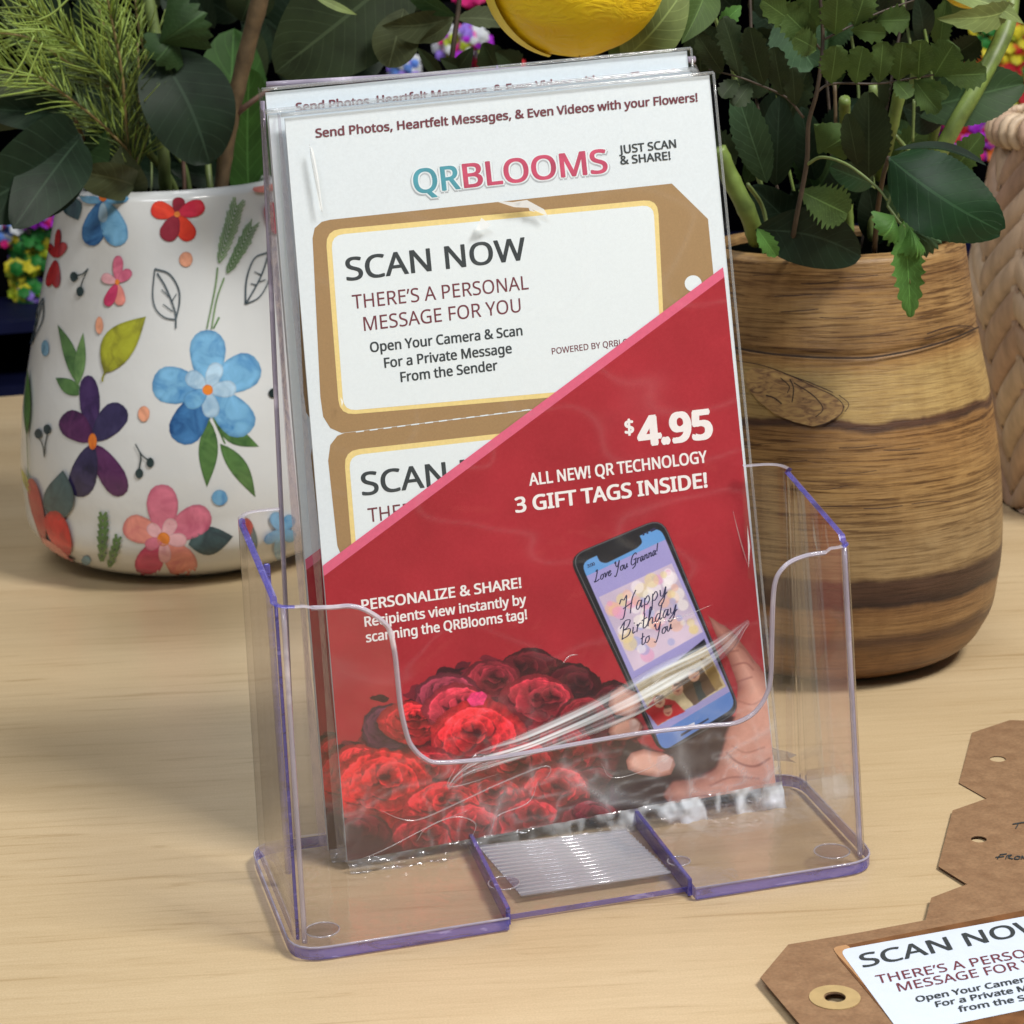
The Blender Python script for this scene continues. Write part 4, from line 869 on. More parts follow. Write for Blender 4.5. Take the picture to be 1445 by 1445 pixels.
fp, fn = np.array([*HFL, 0]), np.cross(np.array([*(HFR-HFL), 0]), np.array([*TFL, ZF])-np.array([*HFL, 0]))
scoop = [(440, 859), (470, 858), (492, 856), (510, 859), (526, 867), (541, 878), (551, 892), (558, 925), (562, 965), (567, 1005), (576, 1042), (584, 1057), (598, 1070), (619, 1077), (685, 1072), (760, 1060), (893, 1036), (993, 1024), (1030, 1021), (1050, 1014), (1066, 1002), (1079, 982), (1086, 955), (1087, 900), (1088, 845), (1091, 818), (1098, 803), (1112, 790), (1135, 781), (1160, 777)]
sc_pts = smooth_path([np.array(q, float) for q in scoop], 4); last = -1
for q in sc_pts:
    P = on_plane(q[0], q[1], fp, fn); z = P[2]
    # fraction along the front wall at that height
    f = None; lo, hi = HFL+(TFL-HFL)*z/ZF, HFR+(TFR-HFR)*z/ZF; f = float((P[:2]-lo) @ (hi-lo)/((hi-lo) @ (hi-lo)))
    f = max(f, last+.0004); last = f
    qq = edge_pts(HFL, HFR, TFL, TFR, ZF, ZF, [f])[0]; cols.append((*qq, min(z, ZF+.001), 'front'))
for q in corner(HFR, HFL, HBR, TFR, TFL, TBR, ZF, RF): cols.append((*q, ZF, 'side'))
for f, q in zip(sl, edge_pts(HFR, HBR, TFR, TBR, ZF, ZB, sl)): cols.append((*q, ZF+(ZB-ZF)*f, 'side'))
for q in corner(HBR, HFR, HBL, TBR, TFR, TBL, ZB, RB): cols.append((*q, ZB, 'back'))
sb = np.linspace(.078, .922, 22)
for q in edge_pts(HBR, HBL, TBR, TBL, ZB, ZB, sb): cols.append((*q, ZB, 'back'))
nC = len(cols); base = np.array([c[0] for c in cols]); slope = np.array([c[1] for c in cols]); hh = np.array([c[2] for c in cols])
tan = np.roll(base, -1, 0)-np.roll(base, 1, 0); tan /= np.linalg.norm(tan, axis=1)[:, None]; inn = np.stack([-tan[:, 1], tan[:, 0]], -1)
ctr = base.mean(0); inn *= np.sign(((ctr-base)*inn).sum(1))[:, None]; TH = .0023
def ring(z, off): z = np.broadcast_to(z, (nC,)); q = base+slope*z[:, None]+inn*off; return np.column_stack([q, z])
zb_ = TB-.0002; O0, O1, I0, I1 = ring(zb_, 0), ring(hh, 0), ring(zb_, TH), ring(hh, TH)
keep = [not (cols[i][3] == 'back' and cols[(i+1) % nC][3] == 'back' and .013 < (base[i][0]+base[(i+1) % nC][0])/2 < .187) for i in range(nC)]
V = np.vstack([O0, O1]); F = [f for i, f in enumerate(grid_faces(2, nC, True)) if keep[i]]; V2 = np.vstack([I0, I1]); F2 = [f[::-1] for f in F]
mesh_obj('wall_shell', *join([(V, F), (V2, F2)]), M['clear'], holder, smooth=True)
def rim_part(sel, mat, name, lift=0.0):
    lst = []
    for i in sel:
        j = (i+1) % nC; a = ring(hh, 0); mid = ring(hh+.0007, TH/2); c = ring(hh, TH)
        lst.append((np.array([a[i], a[j], mid[j], mid[i], c[j], c[i]]), [(0, 1, 2, 3), (3, 2, 4, 5)]))
    return mesh_obj(name, *join(lst), mat, holder, smooth=True)
kinds = [c[3] for c in cols]
idx_l = [i for i in range(nC) if kinds[i] == 'side' and base[i][0] < .1]; idx_r = [i for i in range(nC) if kinds[i] == 'side' and base[i][0] > .1]
rim_part([6]+idx_l[:-2], M['edge'], 'side_rim'); rim_part(idx_r[2:], M['edge'], 'side_rim')
rim_part(idx_l[-2:]+[i for i in range(nC) if kinds[i] == 'front']+idx_r[:2], M['rim'], 'front_rim'); rim_part([i for i in range(nC) if kinds[i] == 'back' and i != 6 and keep[i]], M['rim'], 'back_rim')
# cut line of the front opening shows as a bright bead
for sgn, sel in ((0, [i for i in range(nC) if kinds[i] == 'front']),):
    Pb = ring(hh, TH*.5)[sel]; mesh_obj('front_bead', *tube(Pb, .0009, 6), M['rim'], holder, smooth=True)
# tall back panel
PT = [on_y(370, 120, .122), on_y(988, 83, .1205)]; zbm = TB
pB = [np.array([.0125, .0866, zbm]), np.array([.1875, .0856, zbm])]
nb = unit(np.cross(pB[1]-pB[0], PT[0]-pB[0])); nb = nb if nb[1] < 0 else -nb
def lerp(a, b_, t): return a*(1-t)+b_*t
rc = .006; ux = unit(PT[1]-PT[0]); poly = [pB[0], pB[1]]
dn = unit(pB[1]-PT[1]); poly += [PT[1]+dn*rc, PT[1]+dn*rc*.3-ux*rc*.3, PT[1]-ux*rc]
dn = unit(pB[0]-PT[0]); poly += [PT[0]+ux*rc*.5, PT[0]+dn*rc*.15+ux*rc*.15, PT[0]+dn*rc*.5]
V, F = slab(poly, nb, .0025); mi = [0, 0]+[1]*(len(F)-2)
mesh_obj('back_panel', V, F, None, holder, mats=[M['clear'], M['rim']], mi=mi)
Mtop = tinted_edge('panel_top_edge', (.48, .44, .56), (.85, .8, .9), .06, .35, .75, 25)
mesh_obj('top_bead', *tube([lerp(PT[0], PT[1], t)-nb*.0012 for t in np.linspace(.01, .99, 20)], .00125, 8), Mtop, holder, smooth=True)
mesh_obj('panel_edge', *tube([lerp(PT[0], pB[0], t)-nb*.0012 for t in np.linspace(.02, 1, 20)], .0009, 8), Mtop, holder, smooth=True)
mesh_obj('corner_square', *box(lerp(PT[0], pB[0], .045)+ux*.0055+nb*.001, (.006, .0014, .0055)), M['edge'], holder, bevel=.0006)  # small violet square near the panel's top corner
# little wall ribs
for (xx, yy, ztop) in ((.0052, .056, .118), (.1935, .060, .050)):
    q = box((xx, yy, (TB+ztop)/2), (.0022, .0018, ztop-TB)); mesh_obj('wall_rib', *q, M['edge'] if xx < .1 else M['clear'], holder, bevel=.0006)
# base: two thick lobes and a lower ribbed channel between them
def on_front(xpx, ypx): return on_z(xpx, ypx)[:2]
xL, xR = on_front(714, 1306)[0], on_front(978, 1268)[0]
def at_base(t, front=True):                      # point of the base outline by x
    a, b_ = (HFL, HFR) if front else (HBL, HBR); f = (t-a[0])/(b_[0]-a[0]); return a+(b_-a)*f
zb0 = .0005
def lobe(name, pts):
    P = np.array([[p[0], p[1], TB] for p in pts]); a = np.cross(P[1]-P[0], P[2]-P[0])[2]
    s_ = sum(np.cross((P[i]-P[0])[:2], (P[(i+1) % len(P)]-P[0])[:2]) for i in range(1, len(P)-1)); P = P if s_ > 0 else P[::-1]
    V, F = slab(P, (0, 0, 1), TB-zb0); return mesh_obj(name, V, F, None, holder, mats=[M['clear_base'], M['edge']], mi=[0, 0]+[1]*(len(F)-2), bevel=.0005)
def rc_(c, a, b_, r=.012, n=7):
    ua, ub = unit(a-c), unit(b_-c); return [(1-t)**2*(c+ua*r)+2*t*(1-t)*c+t*t*(c+ub*r) for t in np.linspace(0, 1, n)]
o_ = .0016
oBL, oFL, oFR, oBR = HBL+[-o_, o_], HFL+[-o_, -o_], HFR+[o_, -o_], HBR+[o_, o_]
fl_, bl_ = at_base(xL)+[0, -o_], at_base(xL, False)+[.003, o_]; fr_, br_ = at_base(xR)+[0, -o_], at_base(xR, False)+[.001, o_]
lobe('base_lobe', rc_(oBL, oBL+[1, 0], oFL)+rc_(oFL, oBL, oFR)+[fl_, fl_+[.0006, .004], bl_])
lobe('base_lobe', [fr_+[.0, .004], fr_]+rc_(oFR, fr_, oBR)+rc_(oBR, oFR, oBL)+[br_])
for pts_ in (rc_(oBL, oBL+[1, 0], oFL)+rc_(oFL, oBL, oFR)+[fl_], [fr_]+rc_(oFR, fr_, oBR)+rc_(oBR, oFR, oBL)):
    mesh_obj('painted_edge_glint', *tube([np.array([p[0], p[1], TB-.0002]) for p in pts_], .00045, 6), M['rim'], holder, smooth=True)  # pale tubes stand in for the highlight along the base edges
ch = [fl_+[.0012, .0068], fr_+[-.0006, .0068], br_+[-.0008, -.001], bl_+[.0006, -.001]]
V, F = slab([[p[0], p[1], .0030] for p in ch], (0, 0, 1), .0022)
mesh_obj('base_channel', V, F, None, holder, mats=[M['clear_base'], M['edge_dark']], mi=[0, 0]+[1]*(len(F)-2), bevel=.0004)
def bar(p, q, wd, z0, z1, mat, name):
    p, q = np.array(p), np.array(q); d = unit(q-p); nn = np.array([-d[1], d[0]])*wd/2
    P = [[*(p-nn), z1], [*(q-nn), z1], [*(q+nn), z1], [*(p+nn), z1]]; V, F = slab(P, (0, 0, 1), z1-z0); return mesh_obj(name, V, F, mat, holder, bevel=.0003)
bar(fl_+[.0007, .004], bl_+[.0005, 0], .0016, zb0, TB+.0016, M['edge'], 'base_rail'); bar(fr_+[-.0006, .004], br_+[-.0005, 0], .0016, zb0, TB+.0016, M['edge_dark'], 'base_rail')
rq = [on_z(*q, .0032) for q in ((735, 1263), (946, 1231), (884, 1172), (676, 1195))]
M['rib'] = thin_clear('ribbed_plastic', (.95, .94, .98), (.7, .68, .85), 2.0, .10, .4, None, .10, .20)
for k in range(15):
    t = k/14; a, b_ = lerp(rq[0], rq[3], t), lerp(rq[1], rq[2], t); mesh_obj('grip_rib', *tube([a, lerp(a, b_, .5), b_], .0007, 6), M['rib'], holder, smooth=True)
M['plate'] = thin_clear('whitened_plate', (.95, .94, .98), (.8, .78, .9), 1.2, .25, .4, None, .06, .30)  # diffuse white in plate and ribs stands in for their reflections
mesh_obj('grip_plate', *slab([rq[0], rq[1], rq[2], rq[3]], (0, 0, 1), .0004), M['plate'], holder)
M['mark'] = thin_clear('mould_mark', (.88, .86, .95), (.5, .45, .7), 1.5, .1, .4, None, .05)
for cx, cy, rx in ((1174, 1201, 25), (711, 1246, 22), (958, 1215, 16), (455, 1312, 24)):
    c = on_z(cx, cy, TB+.0003); rr = px_len(c, rx); n = 28
    V = [c]+[c+np.array([math.cos(a)*rr, math.sin(a)*rr, 0]) for a in np.linspace(0, 2*math.pi, n, endpoint=False)]
    mesh_obj('mould_mark', V, [(0, 1+i, 1+(i+1) % n) for i in range(n)], M['mark'], holder)
    mesh_obj('mould_ring', *tube([c+np.array([math.cos(a)*rr, math.sin(a)*rr, 0]) for a in np.linspace(0, 2*math.pi, n+1)], .0003, 5, cap=False), M['rib'], holder, smooth=True)
# pale and violet streaks of bent light at the corners, modelled as tubes
for i in (nC and [idx_l[-4], idx_r[3]]):
    P = [ring(z, TH/2)[i] for z in np.linspace(TB, hh[i], 14)]; mesh_obj('corner_streak', *tube(P, .0009, 6), M['rim'], holder, smooth=True)
for i in (idx_l[-6], idx_r[5]):
    P = [ring(z, TH/2)[i] for z in np.linspace(TB, hh[i], 14)]; mesh_obj('corner_streak', *tube(P, .0006, 6), M['edge'], holder, smooth=True)

# ------------------------------------------------------------------ kraft tags on the table
def kraft():
    m, nt, N, L, b = new_mat('kraft_board'); n = noise(nt, 130, 5); n2 = noise(nt, 900, 2)
    r = ramp(nt, n.outputs[0], [(.28, (.215, .115, .055)), (.7, (.315, .185, .095))]); r2 = ramp(nt, n2.outputs[0], [(.3, (.84,)*3), (.7, (1.06,)*3)])
    k = N.new('ShaderNodeMixRGB'); k.blend_type = 'MULTIPLY'; k.inputs[0].default_value = 1; L.new(r.outputs[0], k.inputs[1]); L.new(r2.outputs[0], k.inputs[2]); L.new(k.outputs[0], b.inputs['Base Color'])
    b.inputs['Roughness'].default_value = .75; bump(nt, n2.outputs[0], .4, .0001, b); return m
M['kraft'] = kraft(); M['kraft_edge'] = paint('kraft_edge', (.10, .055, .03), .8, .1, 500)
def tag_with_hole(name, px, hole, hr, z, th, label, group=None, mat=None):
    """a die-cut tag with a punched hole, outline in photo px on the sheet z"""
    T = Plane3((0, 0, z), (0, 0, 1)); P = T.pts(px); h = T.at(*hole); root = empty(name, P.mean(0)*[1, 1, 0]+[0, 0, z-th], label, 'tag', group)
    bm = bmesh.new(); n = 28; rr = px_len(h, hr)
    ov = [bm.verts.new(p) for p in P]; hv = [bm.verts.new(h+np.array([math.cos(a)*rr, math.sin(a)*rr, 0])) for a in np.linspace(0, 2*math.pi, n, endpoint=False)]
    e = [bm.edges.new((ov[i], ov[(i+1) % len(ov)])) for i in range(len(ov))]+[bm.edges.new((hv[i], hv[(i+1) % n])) for i in range(n)]
    bmesh.ops.triangle_fill(bm, edges=e, use_beauty=True, normal=(0, 0, 1))
    r = bmesh.ops.extrude_face_region(bm, geom=list(bm.faces)); vs = [g for g in r['geom'] if isinstance(g, bmesh.types.BMVert)]
    bmesh.ops.translate(bm, verts=vs, vec=(0, 0, -th)); bmesh.ops.recalc_face_normals(bm, faces=bm.faces)
    me = bpy.data.meshes.new('tag_board'); bm.to_mesh(me); bm.free(); me.transform(Matrix.Translation(-Vector(root.location)))
    me.materials.append(M['kraft']); me.materials.append(M['kraft_edge'])
    for f in me.polygons: f.material_index = 0 if abs(f.normal.z) > .5 else 1
    o = bpy.data.objects.new('tag_board', me); COL.objects.link(o); o.parent = root; return root, T
K3 = 3.247
def c4(x, y): return (1060+x/K3, 1000+y/K3)
def ext(p, q, t): return (p[0]+(q[0]-p[0])*t, p[1]+(q[1]-p[1])*t)
G_ = 'kraft tags fanned out on the table'
A = [c4(1012, 110), c4(1185, 52), c4(1500, 62), c4(2100, 100), c4(2200, 330), c4(1500, 420), c4(1075, 410), c4(952, 340)]
tag_with_hole('kraft_tag', A, c4(1130, 230), 11, .0005, .0004, 'uppermost blank kraft tag at the right edge, farthest from the viewer', G_)
B = [c4(923, 466), c4(1100, 404), c4(1500, 418), c4(2100, 470), c4(2200, 760), c4(1500, 812), c4(985, 802), c4(857, 722)]
rB, tB = tag_with_hole('kraft_tag', B, c4(1043, 598), 11, .0014, .0004, 'middle kraft tag at the right edge with handwritten words', G_)
C_ = [c4(825, 866), c4(1020, 792), c4(1500, 806), c4(2100, 850), c4(2100, 1100), c4(1300, 1180), c4(900, 1100), c4(795, 985)]
tag_with_hole('kraft_tag', C_, c4(1700, 950), 11, .0023, .0004, 'kraft tag mostly covered by the large label tag below it', G_)
# pen words on the middle tag
def pen(pts, wd, T, parent, z=.0003):
    o = []
    for sg in pts:
        Q = smooth_path([np.array(c4(*q), float) for q in sg], 5); Tn = np.gradient(Q, axis=0); Tn /= np.linalg.norm(Tn, axis=1)[:, None]; Nn = np.stack([-Tn[:, 1], Tn[:, 0]], -1)*wd/2; n = len(Q)
        o.append((T.pts(np.vstack([Q+Nn, Q-Nn]))+np.array([0, 0, z]), [(i, i+1, n+i+1, n+i) for i in range(n-1)]))
    return mesh_obj('handwriting', *join(o), M['ink'], parent)
pen([[(1198, 532), (1250, 524), (1310, 520)], [(1225, 530), (1212, 552)], [(1272, 546), (1262, 538), (1280, 528), (1296, 536), (1280, 548), (1270, 545)]], 1.5, tB, rB)
pen([[(1142, 670), (1135, 682), (1128, 692)], [(1140, 672), (1172, 668)], [(1120, 684), (1160, 680)], [(1172, 676), (1166, 692)], [(1174, 676), (1194, 674), (1178, 684), (1200, 692)], [(1214, 680), (1206, 690), (1224, 692), (1232, 682), (1216, 678)], [(1238, 694), (1242, 678), (1252, 690), (1264, 676), (1266, 692)]], 1.5, tB, rB)
# the large tag with its sticker
D = [c4(42, 1232), c4(170, 1080), c4(500, 1025), c4(1250, 884), c4(1900, 765), c4(2300, 1500), c4(1200, 1800), c4(480, 1750)]
rD, tD = tag_with_hole('label_tag', D, c4(385, 1325), 14.5, .0029, .0004, 'large kraft tag with a white sticker headed SCAN NOW, nearest the viewer', None)
h = tD.at(*c4(383, 1325)); ro, ri = px_len(h, 36), px_len(h, 15.5); n = 40
V = []
for rr, dz in ((ri, .0003), (ro, .0003), (ro, .0)):
    V += [h+np.array([math.cos(a)*rr, math.sin(a)*rr, dz]) for a in np.linspace(0, 2*math.pi, n, endpoint=False)]
M['ring'] = paint('paper_ring', (.46, .33, .15), .6, .08, 300)
mesh_obj('hole_ring', V, grid_faces(3, n, True), M['ring'], rD)
M['copper'] = paint('copper_border', (.17, .075, .030), .35, .35, 120)
M['copper_lite'] = paint('copper_painted_highlight', (.48, .27, .13), .3, .2, 160)
M['sticker'] = paint('sticker_white', (.66, .74, .86), .3, .02, 300)
fr = rounded_px([c4(362, 1100), c4(1280, 920), c4(2000, 1560), c4(700, 1500)], [22, 5, 5, 5])
flat(tD, 'copper_border', fr, M['copper'], rD, .0002)
flat(tD, 'painted_highlight', rounded_px([c4(366, 1098), c4(440, 1084), c4(760, 1440), c4(700, 1470)], [10, 4, 2, 2]), M['copper_lite'], rD, .00026)  # copper's highlight painted as a lighter strip
st = rounded_px([c4(404, 1108), c4(1250, 955), c4(2300, 1180), c4(1500, 1345), c4(960, 1450), c4(700, 1470)], [14, 0, 0, 0, 0, 6])
st = rounded_px([c4(404, 1110), c4(1700, 875), c4(2050, 1220), c4(690, 1500)], [12, 8, 8, 8])
flat(tD, 'sticker', st, M['sticker'], rD, .00035)
for s, a, c, up, bo in (('SCAN NOW', (1219, 1367), (1484, 1313), (-8, -18), .014), ('THERE\u2019S A PERSONAL', (1239, 1390), (1500, 1343), (-4.5, -11.2), .006), ('MESSAGE FOR YOU', (1269, 1401), (1496, 1359), (-4.5, -11.2), .006), ('Open Your Camera & Scan', (1294, 1416), (1518, 1374), (-2.8, -7.4), .026), ('For a Private Message', (1322, 1423), (1512, 1388), (-2.8, -7.4), .026), ('from the Sender', (1354, 1430), (1500, 1404), (-2.8, -7.4), .026)):
    lettering(tD, s, a, c, up, M['ink'] if 'PERS' not in s and 'MESS' not in s else M['maroon'], rD, off=.0005, bold=bo)

# ------------------------------------------------------------------ woven basket at the right edge
def paint_obj_random(name, c1, c2, rough=.6, vec=(1, 1, 1), sc=60, b_str=.4, b_dist=.0004):
    m, nt, N, L, b = new_mat(name); oi = N.new('ShaderNodeObjectInfo'); mx = N.new('ShaderNodeMixRGB'); mx.inputs[1].default_value = (*c1, 1); mx.inputs[2].default_value = (*c2, 1); L.new(oi.outputs['Random'], mx.inputs[0])
    n = noise(nt, sc, 5, vec=vec); r = ramp(nt, n.outputs[0], [(.3, (.68, .66, .64)), (.7, (1.1, 1.08, 1.06))]); k = N.new('ShaderNodeMixRGB'); k.blend_type = 'MULTIPLY'; k.inputs[0].default_value = 1
    L.new(mx.outputs[0], k.inputs[1]); L.new(r.outputs[0], k.inputs[2]); L.new(k.outputs[0], b.inputs['Base Color']); b.inputs['Roughness'].default_value = rough; bump(nt, n.outputs[0], b_str, b_dist, b); return m
M['reed'] = paint_obj_random('water_hyacinth', (.42, .27, .19), (.60, .47, .33), .5, (1, 1, .3), 120)
M['reed_dark'] = paint('basket_inside', (.10, .06, .045), .8, .3, 80)
bc = on_z(1640, 700); bH = .172; BASK = Lathe(bc[0], bc[1], bH, [1, 1, 1, 1, 1, 1, 1, 1])
sil = [(1416, 655), (1404, 600), (1388, 520), (1376, 449), (1371, 400), (1370, 370), (1388, 290), (1416, 185)]
def bask_r():                                    # radius from the left outline
    out = []
    for x, y in sil:
        best = None
        d = ray(x, y); o = CAMP[:2]-bc[:2]; dh = d[:2]; t = -(o @ dh)/(dh @ dh); p = CAMP+d*t; out.append((p[2], np.hypot(*(p[:2]-bc[:2]))))
    return sorted(out)
br = bask_r(); bz = np.array([q[0] for q in br]); brr = np.array([q[1] for q in br]); bH = float(bz[-1]); BASK = Lathe(bc[0], bc[1], bH, np.interp(KT*bH, bz, brr)/bH)
basket = empty('woven_basket', (bc[0], bc[1], 0), 'woven pale brown basket of plaited flat reeds at the right edge of the photo', 'basket')
Lb = Lathe(BASK.x, BASK.y, BASK.H, BASK.rk); V, F = lathe_mesh(Lathe(BASK.x, BASK.y, BASK.H, BASK.rk-.0045/BASK.H), .004, nth=96, nz=30, depth=.9); mesh_obj('basket_wall', V, F, M['reed_dark'], basket, smooth=True)
th_c = math.atan2(CAMP[1]-bc[1], CAMP[0]-bc[0]); NCOL = 19; dth = 2*math.pi/NCOL
th_s = BASK.hit([(1436, 470)])[0][0]
for ci in range(-7, 9):
    t0 = th_s+(ci-1)*dth; sgn = 1 if ci % 2 else -1
    for ri in range(-3, 11):
        za = ri*.0195-.006; rise = .036
        nu_, nv_ = 9, 7; P = []
        for i in range(nu_):
            u = i/(nu_-1)
            for j in range(nv_):
                v = j/(nv_-1)-.5; th = t0+dth*(u*1.16-.08); z = za+(u if sgn < 0 else 1-u)*rise+v*.0205
                z = min(max(z, .0006), BASK.H-.001); h_ = .0005+.0042*math.sqrt(max(0, 1-(2*v)**2))*(math.sin(math.pi*min(max(u*.9+.05, 0), 1))**.35)
                P.append(BASK.P(np.array(th), np.array(z), h_-.0012))
        P = np.array(P).reshape(-1, 3)
        if np.ptp(P[:, 2]) < .004: continue
        mesh_obj('woven_reed', P, grid_faces(nu_, nv_), M['reed'], basket, smooth=True)
rimp = [BASK.P(np.array(a), np.array(BASK.H+.002), .0008*math.sin(a*40)) for a in np.linspace(0, 2*math.pi, 90)]
mesh_obj('basket_rim', *tube(rimp, .0062, 10, cap=False), M['reed'], basket, smooth=True)
for k in range(26):
    a = th_s-1.2+k*.11; q = [BASK.P(np.array(a+.05*t), np.array(BASK.H+.002+.0078*math.cos(math.pi*t)), .0085*math.sin(math.pi*t)-.0005) for t in np.linspace(-.1, 1.1, 9)]
    mesh_obj('rim_wrap', *tube(q, .0028, 7), M['reed'], basket, smooth=True)

# ------------------------------------------------------------------ foliage
def leaf_material(name, c, under=None, rough=.38, vein=1.25, nveins=9, spec=.5):
    m, nt, N, L, b = new_mat(name); c = np.array(c); uv = N.new('ShaderNodeUVMap'); sp = N.new('ShaderNodeSeparateXYZ'); L.new(uv.outputs[0], sp.inputs[0])
    def mt(op, a, b_=None, c_=None):
        q = N.new('ShaderNodeMath'); q.operation = op
        for k, v in enumerate((a, b_, c_)):
            if v is None: continue
            if isinstance(v, (int, float)): q.inputs[k].default_value = v
            else: L.new(v, q.inputs[k])
        return q.outputs[0]
    av = mt('ABSOLUTE', sp.outputs[1]); w_ = mt('SUBTRACT', sp.outputs[0], mt('MULTIPLY', av, .22)); fr = mt('FRACT', mt('MULTIPLY', w_, nveins)); d = mt('ABSOLUTE', mt('SUBTRACT', fr, .5))
    side = mt('LESS_THAN', d, .045); mid = mt('LESS_THAN', av, .035); vn = mt('MAXIMUM', mt('MULTIPLY', side, .45), mid)
    n = noise(nt, 60, 5, dist=.4); r = ramp(nt, n.outputs[0], [(.28, tuple(c*.62)), (.55, tuple(c)), (.8, tuple(np.minimum(c*1.35, 1)))])
    k = N.new('ShaderNodeMixRGB'); L.new(mt('MULTIPLY', vn, .8), k.inputs[0]); L.new(r.outputs[0], k.inputs[1]); k.inputs[2].default_value = (*np.minimum(c*vein*1.5+.012, 1), 1)
    L.new(k.outputs[0], b.inputs['Base Color']); b.inputs['Roughness'].default_value = min(rough+.12, 1); b.inputs['Specular IOR Level'].default_value = spec*.5
    hgt = mt('ADD', mt('MULTIPLY', vn, -1.0), mt('MULTIPLY', n.outputs[0], .8)); bump(nt, hgt, .45, .0006, b)
    # a little light passes through
    tr = N.new('ShaderNodeBsdfTranslucent'); L.new(k.outputs[0], tr.inputs[0]); s = N.new('ShaderNodeMixShader'); s.inputs[0].default_value = .22
    L.new(b.outputs[0], s.inputs[1]); L.new(tr.outputs[0], s.inputs[2]); L.new(s.outputs[0], N['Material Output'].inputs[0]); return m
M['leaf_dark'] = leaf_material('leaf_dark', (.011, .026, .013), rough=.42)
M['leaf_gloss'] = leaf_material('leaf_glossy', (.010, .040, .012), rough=.28, spec=.7)
M['leaf_mid'] = leaf_material('leaf_mid', (.026, .060, .018), rough=.45)
M['leaf_pale'] = leaf_material('leaf_underside', (.060, .075, .034), rough=.6)
M['leaf_bright'] = leaf_material('leaf_bright', (.030, .085, .014), rough=.4)
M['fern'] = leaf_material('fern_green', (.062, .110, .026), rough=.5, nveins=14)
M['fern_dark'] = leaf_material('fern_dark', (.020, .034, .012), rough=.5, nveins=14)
M['fern_bright'] = leaf_material('fern_bright', (.085, .210, .045), rough=.45, nveins=10)
M['teal_leaf'] = leaf_material('leaf_bluegreen', (.050, .105, .052), rough=.5)
M['sepal'] = leaf_material('sepal_green', (.19, .25, .085), rough=.45)
M['stem'] = paint('stem_green', (.13, .18, .055), .5, .3, 90, .0004); M['stem_lite'] = paint('stem_light', (.13, .19, .04), .5, .4, 90, .0004)
M['stem_brown'] = paint('stem_brown', (.105, .070, .035), .65, .4, 130, .0006); M['stem_red'] = paint('stem_reddish', (.10, .055, .040), .6, .4, 130, .0006)
M['stem_dark'] = paint('stem_dark', (.045, .030, .020), .55, .3, 130, .0004)
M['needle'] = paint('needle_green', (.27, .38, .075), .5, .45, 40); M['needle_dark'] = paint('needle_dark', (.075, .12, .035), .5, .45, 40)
M['twig'] = paint('needle_twig', (.25, .19, .085), .6, .3, 120, .0003)
def leaf3(name, base, tip, wpx, yb, yt, mat, parent=None, arch=.12, fold=.18, teeth=0, tooth=.10, roll=0.0, wide=.5, sharp=1.0, bend=0.0, curl=0.0, nu=26, nv=9, wav=.03, sub=None):
    """a leaf from base px (at distance yb) to tip px (at yt)"""
    B, T = on_y(*base, yb), on_y(*tip, yt); ax = T-B; Ln = np.linalg.norm(ax); a = ax/Ln
    view = unit(CAMP-(B+T)/2); s = unit(np.cross(a, view)); nn = unit(np.cross(s, a)); nn = nn if nn @ view > 0 else -nn
    c_, s_ = math.cos(roll), math.sin(roll); s, nn = s*c_+nn*s_, nn*c_-s*s_
    if teeth: nu = max(nu, teeth*4+1)
    W_ = px_len((B+T)/2, wpx)/2/max(abs(c_), .35); P = []; UV = []; ph = random.uniform(0, 6)
    p_ = math.log(.5)/math.log(wide)
    for i in range(nu):
        u = i/(nu-1); uu = min(max(u, 0), 1); w0 = math.sin(math.pi*uu**p_)**sharp if 0 < uu < 1 else 0
        w_ = W_*max(w0, .02 if i == 0 else 0)
        if teeth: w_ *= (1-tooth)+tooth*2*((u*teeth*1.0001+.5*math.sin(i*1.7)*.25) % 1)
        cen = B+ax*u+nn*(arch*Ln*math.sin(math.pi*u)*.5-curl*Ln*u*u)+s*(bend*Ln*math.sin(math.pi*u))
        for j in range(nv):
            v = 2*j/(nv-1)-1
            off = a*(.10*W_*abs(v)*(1 if teeth else .2)) if 0 < i < nu-1 else 0
            P.append(cen+s*(v*w_)+nn*(abs(v)*fold*w_+wav*W_*math.sin(ph+u*9+v*2)*abs(v))+off); UV.append((u, v))
    return mesh_obj(name, P, grid_faces(nu, nv), mat, parent, smooth=True, uv=UV)
def stem3(name, pts, r0, r1, mat, parent=None, n=8, knobs=0):
    """pts: (px, py, Y); radius in photo px"""
    P = smooth_path([on_y(x, y, Y) for x, y, Y in pts], n); d = [px_len(p) for p in P]; r = np.linspace(r0, r1, len(P))*np.array(d)
    if knobs: r = r*(1+.10*np.sin(np.linspace(0, knobs*6.28, len(P)))**8)
    return mesh_obj(name, *tube(P, r, 10), mat, parent, smooth=True)
def fan(name, c, rpx, ang, Y, mat, parent, teeth=11, spread=2.0, nv=7, dy=.006, tooth=.16):
    """a fan shaped toothed leaflet: c = base px, ang = direction it opens to (radians, 0 right, y down)"""
    B = on_y(*c, Y); L_ = px_len(B, rpx); ex, ez = unit(on_y(c[0]+1, c[1], Y)-B), unit(on_y(c[0], c[1]+1, Y)-B); P = []; UV = []; nu = teeth*4+1
    for i in range(nu):
        t = i/(nu-1); a = ang+(t-.5)*spread; rr = L_*(.72+.28*math.cos((t-.5)*spread*.9))*(1-tooth/2+tooth*((t*teeth) % 1))
        for j in range(nv):
            q = j/(nv-1); P.append(B+(ex*math.cos(a)+ez*math.sin(a))*rr*q+np.array([0, -1, 0])*dy*math.sin(q*2.2)*math.cos((t-.5)*3)); UV.append((q, (t-.5)*2))
    return mesh_obj(name, P, grid_faces(nu, nv), mat, parent, smooth=True, uv=UV)
def plant(name, at_, label, cat, group=None): return empty(name, at_, label, cat, group)
